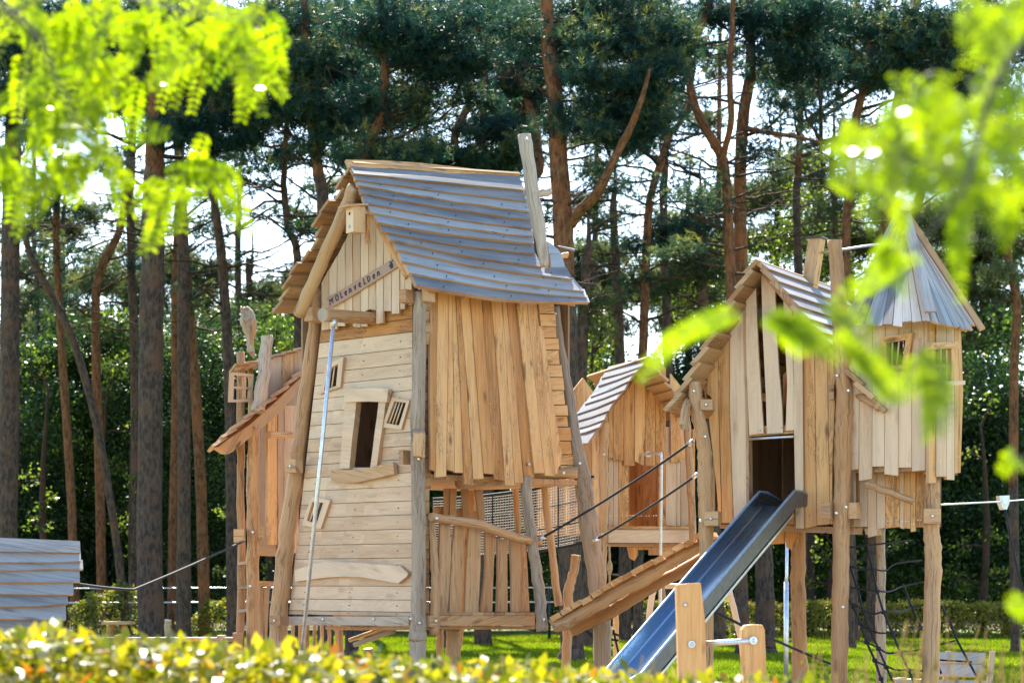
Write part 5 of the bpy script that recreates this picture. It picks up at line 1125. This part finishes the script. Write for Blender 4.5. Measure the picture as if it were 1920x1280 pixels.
pine('slim trunk pine beside the weathered front post', [(1602, 1200, 16), (1596, 1000, 15), (1575, 600, 13), (1560, 300, 10)], 60, [(1540, 330, 50, .4), (1560, 400, 50, .5)], 'bark', 'needle2')
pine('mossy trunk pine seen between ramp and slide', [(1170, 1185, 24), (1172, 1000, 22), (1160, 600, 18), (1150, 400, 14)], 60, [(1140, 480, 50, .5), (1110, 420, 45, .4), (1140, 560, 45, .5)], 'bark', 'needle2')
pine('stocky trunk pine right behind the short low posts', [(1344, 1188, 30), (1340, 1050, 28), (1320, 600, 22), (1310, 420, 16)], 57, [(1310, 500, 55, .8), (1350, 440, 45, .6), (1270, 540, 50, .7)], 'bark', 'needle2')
pine('dark trunk pine behind the crossing ramp logs', [(1098, 1200, 30), (1094, 1000, 28), (1090, 700, 24), (1100, 500, 18)], 55, [(1110, 560, 40, .5), (1130, 620, 40, .5)], 'bark', 'needle2', dead=4)
row2 = [('dense second row pine over the upper left behind the locust leaves', 250, 64, [(60, 60, 80), (160, 60, 80), (260, 90, 80), (360, 90, 80), (450, 60, 80), (310, 200, 70), (400, 180, 70), (210, 180, 60), (110, 200, 60, .8), (440, 280, 50, .8)]),
        ('dense second row pine closing the sky left of the mill ridge', 690, 62, [(520, 90, 80), (600, 130, 80), (690, 110, 80), (560, 210, 65), (640, 220, 65), (730, 200, 65), (610, 30, 70), (700, 20, 70), (690, 270, 55), (770, 290, 45, .9), (540, 290, 40, .7)]),
        ('dense second row pine closing the sky above the mill ridge', 905, 63, [(800, 60, 75), (880, 60, 75), (950, 110, 75), (1020, 50, 75), (800, 300, 45), (870, 310, 45), (930, 290, 50, .9), (1000, 170, 60, .9), (880, 130, 55, .8), (960, 220, 45, .7)]),
        ('dense second row pine over the tall red barked one', 1250, 62, [(1080, 110, 75), (1160, 60, 75), (1240, 40, 70), (1160, 150, 70), (1230, 180, 50), (1100, 210, 50, .9), (1290, 100, 45, .8), (1200, 270, 45, .7)]),
        ('dense second row pine right of the twin stemmed one', 1500, 64, [(1440, 30, 65), (1510, 70, 70), (1590, 40, 70), (1670, 60, 70), (1470, 150, 50, .8), (1560, 130, 55, .8), (1650, 150, 60), (1740, 110, 70), (1820, 80, 70), (1900, 80, 80), (1860, 180, 60, .9), (1740, 200, 50, .8)])]
for lb, x, D, cl in row2: pine(lb, [(x, 1185, 20), (x + 5, 800, 19), (x - 6, 400, 15), (x + 4, 100, 10), (x, -40, 6)], D, cl, 'bark', 'needle', .78, 8, size=.19, tone0=.46)
# paler pines further back
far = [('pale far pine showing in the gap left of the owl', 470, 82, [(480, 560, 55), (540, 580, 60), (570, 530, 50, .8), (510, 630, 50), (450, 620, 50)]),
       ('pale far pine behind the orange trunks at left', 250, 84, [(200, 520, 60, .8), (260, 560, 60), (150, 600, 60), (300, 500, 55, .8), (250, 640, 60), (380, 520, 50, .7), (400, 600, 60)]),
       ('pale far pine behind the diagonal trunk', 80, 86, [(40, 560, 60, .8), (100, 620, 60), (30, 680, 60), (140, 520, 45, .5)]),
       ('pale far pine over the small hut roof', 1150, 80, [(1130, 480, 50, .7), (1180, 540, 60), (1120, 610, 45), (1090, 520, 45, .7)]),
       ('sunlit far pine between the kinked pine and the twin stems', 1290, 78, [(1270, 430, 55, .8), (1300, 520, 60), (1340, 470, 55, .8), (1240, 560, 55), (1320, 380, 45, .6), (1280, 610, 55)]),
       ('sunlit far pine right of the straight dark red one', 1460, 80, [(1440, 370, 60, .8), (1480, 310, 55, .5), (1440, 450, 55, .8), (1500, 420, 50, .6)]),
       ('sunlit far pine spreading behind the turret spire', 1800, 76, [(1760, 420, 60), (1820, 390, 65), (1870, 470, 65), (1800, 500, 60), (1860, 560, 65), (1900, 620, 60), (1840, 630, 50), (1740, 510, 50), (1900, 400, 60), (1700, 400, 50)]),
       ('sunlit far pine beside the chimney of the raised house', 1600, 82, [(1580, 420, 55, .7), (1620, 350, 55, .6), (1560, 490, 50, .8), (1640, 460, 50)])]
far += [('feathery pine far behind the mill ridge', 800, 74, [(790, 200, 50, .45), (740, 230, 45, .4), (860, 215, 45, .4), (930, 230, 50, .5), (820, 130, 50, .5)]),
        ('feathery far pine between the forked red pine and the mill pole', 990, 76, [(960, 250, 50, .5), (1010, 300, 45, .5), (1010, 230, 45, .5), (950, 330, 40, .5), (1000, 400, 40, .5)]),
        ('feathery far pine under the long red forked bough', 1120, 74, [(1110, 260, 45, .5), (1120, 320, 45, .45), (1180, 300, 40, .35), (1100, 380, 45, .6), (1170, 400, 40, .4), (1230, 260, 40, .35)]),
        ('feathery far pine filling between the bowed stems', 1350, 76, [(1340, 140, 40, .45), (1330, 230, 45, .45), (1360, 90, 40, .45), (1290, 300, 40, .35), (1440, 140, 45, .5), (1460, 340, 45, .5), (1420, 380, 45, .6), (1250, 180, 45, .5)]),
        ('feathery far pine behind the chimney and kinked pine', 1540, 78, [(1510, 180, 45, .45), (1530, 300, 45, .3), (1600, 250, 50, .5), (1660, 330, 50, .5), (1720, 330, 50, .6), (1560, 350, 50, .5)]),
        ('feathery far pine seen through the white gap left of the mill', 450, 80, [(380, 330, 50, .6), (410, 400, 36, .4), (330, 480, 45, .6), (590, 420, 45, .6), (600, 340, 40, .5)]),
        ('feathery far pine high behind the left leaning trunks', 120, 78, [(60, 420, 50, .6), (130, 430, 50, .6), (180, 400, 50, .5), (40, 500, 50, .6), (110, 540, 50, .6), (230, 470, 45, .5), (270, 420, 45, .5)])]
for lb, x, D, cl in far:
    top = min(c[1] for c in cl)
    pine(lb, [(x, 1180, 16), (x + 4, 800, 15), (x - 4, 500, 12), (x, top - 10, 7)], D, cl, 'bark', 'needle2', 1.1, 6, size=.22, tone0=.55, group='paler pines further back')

# broad leaved trees of the understorey
def broadleaf(label, x, D, blobs, mat='leaf', lsize=.15, dens=1., tone0=.4):
    b0 = V((P(x, 0, D).x, D, 0)); t_ = thing('broadleaf_tree', label, 'tree', b0, 'broad leaved trees under the pines')
    mb = MB(); topy = min(b[1] for b in blobs); top = P(x, topy + 40, D); mid = P(x + random.uniform(-12, 12), (topy + gy(D)) / 2, D)
    mb.wlog([b0, mid, top], [.14, .10, .03], 'branch', None, 8, .4)
    cs, tn = [], []
    for b in blobs:
        cx, cy_, r = b[:3]; dn = b[3] if len(b) > 3 else 1.; rm = r * D / F; c = P(cx, cy_, D + random.uniform(-1, 1) * rm * .7)
        zt = min(top.z, max(1.0, c.z - rm * .8)); u = zt / top.z; a = b0.lerp(mid, u * 2) if u < .5 else mid.lerp(top, u * 2 - 1)
        pts = limb(mb, a, c, .05, .01, .1)
        pads = [c + V((random.gauss(0, .5), random.gauss(0, .5), random.gauss(0, .45))) * rm for _ in range(9)]
        for q in pads: limb(mb, random.choice(pts[2:]), q, .014, .005, .1, n=3)
        n = int(dn * dens * 2100 * rm * rm * (.14 / lsize) ** 1.5); pa = np.array([tuple(q) for q in pads])[RNG.integers(0, 9, n)]
        off = RNG.normal(size=(n, 3)) * np.array([.33, .33, .22]) * rm; cs.append(pa + off); tn.append(np.clip(tone0 + random.gauss(0, .12) + RNG.normal(size=n) * .2, 0, 1))
    mb.build('trunk', t_); c = np.concatenate(cs); k = c[:, 2] > .15
    tris('crown', leaves(c[k], lsize, .5, .3), mat, np.concatenate(tn)[k], t_); return t_
def stack(x, top, w_, bot=1130, r=80, step=75):
    out = []; y = top + r
    while y < bot:
        for q in range(max(1, round(w_ / r))): out.append((x - w_ / 2 + (q + .5) * w_ / max(1, round(w_ / r)) + random.uniform(-15, 15), y + random.uniform(-15, 15), r * random.uniform(.8, 1.15)))
        y += step
    return out
bl = [('dark leafy tree behind the slim left edge pine', 40, 70, 620, 180), ('dark leafy tree between the diagonal and bent pines', 200, 72, 590, 190), ('dark leafy tree behind the biggest trunk', 350, 71, 580, 170),
      ('dark leafy tree behind the lookout and owl', 490, 73, 590, 150), ('dark leafy tree hidden mostly by the mill front', 650, 75, 640, 170), ('dark leafy tree behind the mill gallery', 830, 72, 650, 190),
      ('dark leafy tree behind the net bridge', 1000, 74, 640, 180), ('dark leafy tree behind the small hut', 1170, 76, 650, 170), ('dark leafy tree right of the crooked post', 1320, 74, 600, 160),
      ('dark leafy tree behind the slide doorway', 1470, 73, 560, 170), ('dark leafy tree behind the weathered front post', 1620, 72, 600, 170), ('dark leafy tree behind the turret walls', 1760, 70, 640, 160), ('dark leafy tree behind the zip wire at the right edge', 1890, 68, 670, 170)]
for i, (lb, x, D, top, w_) in enumerate(bl): broadleaf(lb, x, D, stack(x, top, w_, 1110, (80, 62, 95)[i % 3], (75, 62, 85)[i % 3]), 'leaf', (.13, .17, .10, .15)[i % 4], .8, (.38, .5, .3, .45, .55)[i % 5])
broadleaf('bright green leafy tree left of the turret spire', 1520, 66, [(1490, 400, 50, .8), (1530, 370, 45, .7), (1550, 440, 50), (1480, 470, 50), (1520, 520, 60), (1570, 500, 40), (1450, 520, 40, .7)], 'leaf2', .12, .6, .35)
broadleaf('small yellow green leafy tree above the house roof edge', 1340, 68, [(1330, 530, 50, .8), (1370, 500, 40, .7), (1300, 560, 50), (1350, 590, 50)], 'leaf2', .11, .7, .6)
broadleaf('yellow green leafy tree between mill post and small hut', 1112, 64, [(1110, 690, 35), (1130, 640, 30, .7), (1100, 740, 35), (1130, 600, 25, .4)], 'leaf2', .10, .8, .5)
broadleaf('fresh green leafy shoots beside the tall lookout post', 510, 66, [(520, 620, 25, .7), (540, 650, 28, .8), (490, 660, 28, .8), (425, 640, 25, .6)], 'leaf2', .10, .7, .3)
broadleaf('sunlit leafy tree in the gap behind left trunks', 200, 68, [(210, 700, 35, .5), (195, 740, 30, .5), (215, 870, 30, .3), (230, 960, 30, .3), (300, 800, 25, .3)], 'leaf2', .11, .6, .25)

sp = [('lime green sprigs coloured as if sunlit at the far left behind the first pines', 90, [(70, 690, 22, .6), (60, 890, 26, .5), (80, 940, 22, .5), (60, 980, 24, .5)]), ('lime green sprigs between bent and biggest pines low down', 250, [(255, 910, 24, .6), (240, 980, 26, .5), (260, 1060, 24, .5), (230, 680, 24, .5), (250, 790, 20, .5)]),
      ('lime green sprigs coloured as if sunlit between mill leg and lookout', 520, [(415, 960, 18, .5), (420, 1070, 20, .5), (505, 1060, 18, .6)]), ('lime green sprigs under the small hut platform', 1080, [(1090, 1060, 22, .5), (1060, 1030, 18, .5), (1210, 1070, 20, .5)]),
      ('lime green sprigs in the dark below the turret', 1560, [(1540, 1030, 24, .5), (1520, 1090, 24, .5), (1680, 1020, 22, .5), (1600, 1060, 20, .5)]), ('lime green sprigs under the zip wire at right', 1840, [(1800, 1020, 26, .5), (1860, 1000, 26, .4), (1790, 1080, 30, .6), (1880, 1070, 24, .5), (1860, 760, 26, .3), (1820, 850, 24, .25)])]
for lb, x, bb in sp: broadleaf(lb, x, 64, bb, 'leaf2', .13, .45, .5)  # sunlit clusters put in as lighter coloured leaves

# the wood behind everything: too far and dense to count
n = 230000; x = RNG.uniform(-34, 34, n); y = RNG.uniform(92, 118, n); z = RNG.uniform(0, 1, n) ** .8 * (10.2 + 1.8 * np.sin(x * .7) + 1.2 * np.sin(x * 1.9 + 1))
o = tris('forest', leaves(np.stack([x, y, z], 1), .42, .4, .2), 'leaf', np.clip(RNG.normal(.3, .2, n), 0, 1)); tag(o, None, None, None, 'stuff')

# hedge along the back of the lawn, fence and shrubs at left
def hedge_leaves(x0, x1, y0, y1, h, n, size, mat, name, label, wav=.06, tone=(.45, .22), cat='hedge', zmin=0):
    x = RNG.uniform(x0, x1, n); u = RNG.uniform(0, 1, n); y = lerp(y0, y1, RNG.uniform(0, 1, n)); s_ = RNG.uniform(0, 1, n)
    hh = h + wav * np.sin(x * 2.3) + wav * .6 * np.sin(x * 6.1 + 2); z = hh * np.where(s_ < .4, 1 - .08 * RNG.random(n) ** 2, RNG.uniform(.03, 1, n)) + RNG.normal(0, .02, n)
    front = s_ > .7; y = np.where(front, y0 + RNG.normal(0, .05, n), y)
    b0 = V(((x0 + x1) / 2, (y0 + y1) / 2, 0)); t_ = thing(name, label, cat, b0)
    mb = MB()
    for i in range(int((x1 - x0) / .6) + 1):
        q = x0 + i * .6; 
        for k in range(3): limb(mb, V((q + random.uniform(-.2, .2), lerp(y0, y1, .5), 0)), V((q + random.uniform(-.4, .4), lerp(y0, y1, random.random()), h * random.uniform(.6, .92))), .02, .006, .0, n=4)
    mb.build('stems', t_)['kind'] = 'stuff'; tris('foliage', leaves(np.stack([x, y, z], 1), size, .6, .1), mat, np.clip(RNG.normal(tone[0], tone[1], n), 0, 1), t_); return t_
hedge_leaves(3.5, 22, 62.5, 63.6, 1.0, 26000, .10, 'hedge2', 'hedge', 'clipped yellow green hedge along the back edge of the lawn at right', .05, (.6, .2))
sx0 = [P(x, 0, 60).x for x in (150, 190, 240, 370, 420)]
for i, (px_, h, lb) in enumerate([(160, 1.15, 'sunlit yellow shrub at the fence next to the plank shelter'), (196, 1.35, 'tallest yellow green shrub at the fence behind two thin trunks'), (248, 1.2, 'yellow green shrub by the fence left of the biggest trunk'), (415, 1.0, 'low yellow shrub by the fence left of the lookout posts'), (365, .75, 'sparse yellow shrub at the fence between two orange trunks')]):
    x = P(px_, 0, 60).x; hedge_leaves(x - .42, x + .42, 59.6, 60.4, h, 900, .10, 'hedge2', 'shrub', lb, .2, (.35, .22), 'shrub')
fe = thing('wire_fence', 'chain link fence with two pale rails behind the trunks at left', 'fence', V((-9, 61, 0)))
for y_, r in ((1102, .016), (1129, .022)): mb = MB(); mb.tube([P(-20, y_, 61), P(200, y_ + .5, 61), P(450, y_ - 1, 61), P(700, y_, 61), P(1040, y_ - 1, 61)], [r] * 5, 'steel', None, 8); mb.build('rail', fe)
for x_ in (-10, 178, 352, 505, 690, 860, 1030): mb = MB(); mb.tube([P(x_, 1098, 61.06), P(x_, gy(61), 61.06)], [.04, .04], 'black', None, 8); mb.build('post', fe)
mb = MB()
for i in range(7): mb.tube([P(-20, 1138 + i * 8, 61.03), P(1040, 1138 + i * 8, 61.03)], [.006] * 2, 'black', None, 3, .5, False, False)
for i in range(110): mb.tube([P(-20 + i * 10, 1102, 61.03), P(-20 + i * 10, 1195, 61.03)], [.004] * 2, 'black', None, 3, .5, False, False)
mb.build('wire_mesh', fe)

# lawn blades
n = 230000; d = RNG.uniform(0, 1, n); y = 30 + (66 - 30) * d ** .9; x = RNG.uniform(-.25, .25, n) * y; h = RNG.uniform(.04, .10, n)
c = np.stack([x, y, np.zeros(n)], 1); s_ = RNG.normal(size=(n, 3)) * np.array([1, .5, 0]); s_ = unit(s_) * .011 * (y / 40)[:, None]; tip = c + np.stack([RNG.normal(0, .03, n), RNG.normal(0, .03, n), h], 1)
pat = np.sin(x * .8 + 1.3 * np.sin(y * .35)) * .5 + np.sin(y * .9 + x * .3) * .3
o = tris('grass', np.stack([c - s_, c + s_, tip], 1), 'grass', np.clip(.45 + .22 * pat + RNG.normal(0, .18, n), 0, 1)); tag(o, None, None, None, 'stuff')

# ================================================================== near hedge across the bottom
def near_top(px): return np.interp(px, [-80, 0, 120, 200, 300, 400, 500, 560, 640, 740, 850, 960, 1060, 1180, 1260, 1360, 1480, 1560, 1700, 1850, 2000], [1172, 1178, 1176, 1186, 1196, 1198, 1200, 1205, 1216, 1226, 1234, 1232, 1248, 1250, 1262, 1262, 1272, 1278, 1290, 1292, 1296])
hd_ = thing('front_hedge', 'blurred bright beech hedge along the bottom edge close to the viewer', 'hedge', V((0, 7.6, 0)))
n = 25000; y = RNG.uniform(7.0, 8.2, n); px_ = RNG.uniform(-750, 2700, n); zt = EYE + (HZ - near_top(px_) - 10) / F * 8.1
dpt = RNG.random(n) ** 1.7 * .55; z = zt - .012 - dpt + RNG.normal(0, .012, n) + .014 * np.maximum(0, RNG.normal(-.6, 1, n)); x = (px_ - 960) / F * y
tn = np.clip(RNG.normal(.54, .22, n) + (RNG.random(n) < .02) * .4, 0, 1)
tris('foliage', leaves(np.stack([x, y, z], 1), .060, 1.4, .0, .54), 'hedge', tn, hd_)
mb = MB()
for i in range(38):
    x = -2.7 + i * .15
    for k in range(2): limb(mb, V((x, random.uniform(7, 8), 0)), V((x * 1.2 + random.uniform(-.2, .2), random.uniform(7, 8), 1.28)), .012, .004, 0, 'twig', n=4)
for i in range(70):
    q = random.uniform(-100, 1500); D = random.uniform(7.0, 7.9); t0 = float(near_top(q)); limb(mb, P(q, t0 + 60, D), P(q + random.uniform(-15, 15), t0 - random.uniform(-8, 6), D), .004, .0015, 0, 'twig', n=3)
mb.build('stems', hd_)['kind'] = 'stuff'
# dry seed grass at the lower right
n = 60; px_ = np.concatenate([RNG.normal(1810, 70, n - 30), RNG.normal(1560, 60, 12), RNG.normal(1120, 40, 4), RNG.normal(1700, 60, 14)]); D = RNG.uniform(6.4, 9, n); vs, tn = [], []
top = np.where(px_ > 1640, RNG.uniform(1150, 1265, n), RNG.uniform(1200, 1270, n))
for i in range(n):
    x = (px_[i] - 960) / F * D[i]; zt = EYE + (HZ - top[i]) / F * D[i]; ln_ = random.uniform(-.04, .16); zb = .55
    for k in range(7):
        u0, u1 = k / 7, (k + 1) / 7; w_ = .0012 if k < 4 else .004 * (1 - (k - 4) / 4)
        a = np.array([x + ln_ * u0 ** 2, D[i], lerp(zb, zt, u0)]); b = np.array([x + ln_ * u1 ** 2, D[i], lerp(zb, zt, u1)]); s_ = np.array([w_, 0, 0]); vs.append([a - s_, a + s_, b + s_, b - s_]); tn.append(random.random())
        if k > 3:
            for _ in range(5): s0_ = a + np.array([random.uniform(-.012, .012), random.uniform(-.01, .01), random.uniform(0, .03)]); vs.append([s0_, s0_ + np.array([.003, 0, .004]), s0_ + np.array([.006, 0, .02]), s0_ + np.array([.0, 0, .014])]); tn.append(random.random())
tag(tris('tall_grass', np.array(vs), 'straw', np.array(tn)), None, None, None, 'stuff')

# ================================================================== honey locust boughs close to the lens
def locust(label, boughs, sprays, blobs, nleaf, loc, dirs, dlo, dhi):
    t_ = thing('locust_tree', label, 'tree', loc); mb = MB(); vs, tn = [], []
    for b_ in boughs:
        mb = MB(); mb.wlog([P(x, y, D) for x, y, D, _ in b_], [w_ / 2 * D / F for x, y, D, w_ in b_], 'twig', None, 7, .5, .08, 4, .3); mb.build('branch', t_)
    mb = MB()
    def leaf(a, b_, npair=11, ll=.0047, tone=None):
        ll = ll * a.y
        d = b_ - a; L_ = d.length; dn = d.normalized(); sd_ = dn.cross(V((random.uniform(-.6, .6), -1, random.uniform(-.6, .6)))).normalized(); nn = sd_.cross(dn); tone = random.gauss(.58, .2) if tone is None else tone
        bend = V((0, 0, -1)) * L_ * .12; pts = [a + d * u + bend * (u * u) for u in (0, .35, .7, 1)]; mb.tube(pts, [.0009, .0008, .0007, .0005], 'twig', None, 4, .6, True, False)
        for i in range(npair):
            u = .1 + .9 * i / (npair - 1); p = a + d * u + bend * u * u; l = ll * (.75 + .5 * math.sin(math.pi * min(1, u + .1)))
            for s_ in (-1, 1):
                q = (sd_ * s_ + dn * .45 + nn * random.uniform(-.4, .4) + V((0, 0, -.15))).normalized(); w2 = q.cross(nn + V((random.uniform(-.3, .3),) * 3)).normalized() * l * .21
                vs.append([p, p + q * l * .3 + w2, p + q * l * .75 + w2 * .85, p + q * l, p + q * l * .75 - w2 * .85, p + q * l * .3 - w2]); tn.append(min(.95, max(0, tone + random.gauss(0, .1))))
    for s_ in sprays:
        x0, y0, x1, y1 = s_[:4]; D = s_[4] if len(s_) > 4 else random.uniform(dlo, dhi)
        for k in range(s_[5] if len(s_) > 5 else 1): leaf(P(x0 + random.uniform(-6, 6) * (k > 0), y0 + random.uniform(-8, 8) * (k > 0), D + k * .03), P(x1 + random.uniform(-12, 12) * (k > 0), y1 + random.uniform(-12, 12) * (k > 0), D + random.uniform(-.1, .1)), max(8, int(math.hypot(x1 - x0, y1 - y0) / 10)))
    tw = sum(b_[2] ** 2 for b_ in blobs)
    for b_ in blobs:
        for _ in range(int(nleaf * b_[2] ** 2 / tw)):
            a_ = random.uniform(0, 6.283); r = b_[2] * math.sqrt(random.random()) * .95; x, y = b_[0] + math.cos(a_) * r, b_[1] + math.sin(a_) * r * .9; D = random.uniform(dlo, dhi)
            an = math.radians(random.gauss(*dirs)); l = random.uniform(70, 130); leaf(P(x - math.cos(an) * l / 2, y - math.sin(an) * l / 2, D), P(x + math.cos(an) * l / 2, y + math.sin(an) * l / 2, D + random.uniform(-.15, .15)))
    mb.build('leaf_stalks', t_)['kind'] = 'stuff'; tris('foliage', np.array([[tuple(p) for p in f] for f in vs]), 'locust', np.array(tn), t_); return t_
Lsp = [(370, 40, 325, 180), (400, 45, 360, 190), (350, 60, 300, 185), (340, 30, 295, 150), (470, 40, 450, 200), (495, 60, 455, 205), (510, 60, 530, 165), (480, 30, 400, 140), (440, 40, 390, 130), (500, 20, 535, 75), (520, 90, 470, 180), (540, 60, 500, 110),
       (230, 250, 310, 235), (250, 265, 315, 245), (330, 320, 445, 310), (300, 330, 420, 300), (270, 340, 345, 360), (310, 330, 285, 450), (330, 330, 270, 455), (350, 340, 310, 440), (375, 340, 345, 420), (400, 330, 460, 430), (390, 320, 440, 380),
       (60, 290, 30, 420), (40, 300, 20, 400), (90, 300, 145, 370), (100, 290, 130, 360), (30, 320, 5, 350), (215, 345, 250, 330), (420, 300, 470, 420), (290, 340, 250, 390), (250, 60, 240, 130), (150, 30, 170, 90), (205, 90, 170, 160)]
locust('blurred honey locust boughs hanging into the upper left close to the lens', [[(-60, -40, 3.6, 16), (60, 60, 3.6, 12), (110, 160, 3.6, 9), (160, 250, 3.6, 6), (290, 330, 3.6, 4)], [(-60, 60, 3.7, 12), (150, -20, 3.7, 10), (330, 20, 3.6, 7), (500, 40, 3.6, 4)], [(60, 60, 3.6, 8), (40, 200, 3.6, 6), (40, 330, 3.6, 3)]],
       Lsp, [(40, 40, 70), (120, 60, 70), (200, 40, 60), (300, 50, 60), (400, 60, 70), (480, 70, 60), (60, 150, 60), (130, 160, 80), (190, 200, 70), (70, 250, 60), (150, 290, 60), (220, 150, 50), (110, 340, 50), (20, 330, 40), (330, 110, 45), (490, 120, 45), (240, 320, 35), (370, 330, 40), (60, 360, 40)], 125, V((-2.0, 6.3, 0)), (110, 38), 6.0, 7.0)
Rsp = [(1395, 585, 1290, 600), (1380, 590, 1270, 625), (1310, 600, 1210, 690), (1330, 595, 1220, 660), (1360, 580, 1250, 630), (1280, 610, 1200, 695), (1425, 590, 1540, 650, 3.4, 2), (1440, 585, 1560, 640, 3.4, 2), (1480, 590, 1560, 660, 3.4, 2), (1430, 600, 1520, 610), (1450, 600, 1500, 655),
       (1560, 610, 1660, 720, 3.4, 2), (1580, 640, 1700, 720, 3.4, 2), (1600, 650, 1680, 740, 3.4, 2), (1640, 640, 1720, 720), (1730, 640, 1760, 790, 3.4, 2), (1760, 650, 1775, 780, 3.4, 2), (1750, 700, 1735, 815, 3.4, 2), (1740, 690, 1790, 760, 3.4, 2), (1720, 660, 1700, 740), (1540, 560, 1620, 620, 3.4, 2), (1600, 560, 1640, 640),
       (1590, 560, 1700, 480), (1610, 520, 1720, 470), (1640, 510, 1560, 560), (1890, 850, 1925, 870), (1900, 845, 1880, 880), (1890, 1135, 1930, 1110), (1885, 1140, 1930, 1135), (1895, 1120, 1925, 1150), (1800, 340, 1805, 470), (1805, 380, 1800, 540), (1810, 330, 1815, 450), (1795, 350, 1790, 500),
       (1560, 290, 1600, 240), (1560, 310, 1640, 300), (1550, 330, 1620, 360)]
locust('blurred honey locust boughs reaching in from the upper right in front of the turret', [[(1990, 20, 3.3, 18), (1880, 130, 3.3, 15), (1835, 260, 3.3, 12), (1815, 340, 3.3, 9), (1750, 430, 3.3, 6), (1715, 480, 3.3, 4), (1730, 600, 3.35, 3)], [(1815, 340, 3.3, 7), (1720, 300, 3.3, 5), (1600, 300, 3.3, 3)], [(1715, 490, 3.3, 5), (1600, 570, 3.3, 4), (1450, 580, 3.35, 3), (1290, 600, 3.4, 2)], [(1980, 860, 3.4, 5), (1890, 855, 3.4, 3)], [(1980, 1120, 3.4, 5), (1890, 1130, 3.4, 3)]],
       Rsp, [(1640, 260, 55), (1700, 230, 70), (1760, 260, 75), (1690, 320, 60), (1760, 330, 60), (1840, 230, 55), (1880, 180, 55), (1850, 60, 45), (1900, 30, 45), (1890, 110, 40), (1880, 300, 60), (1900, 380, 40), (1840, 20, 35), (1600, 300, 35), (1670, 480, 40, ), (1840, 350, 45), (1740, 200, 50), (1620, 340, 35), (1700, 400, 30)], 135, V((1.4, 3.3, 0)), (100, 42), 3.5, 4.3)
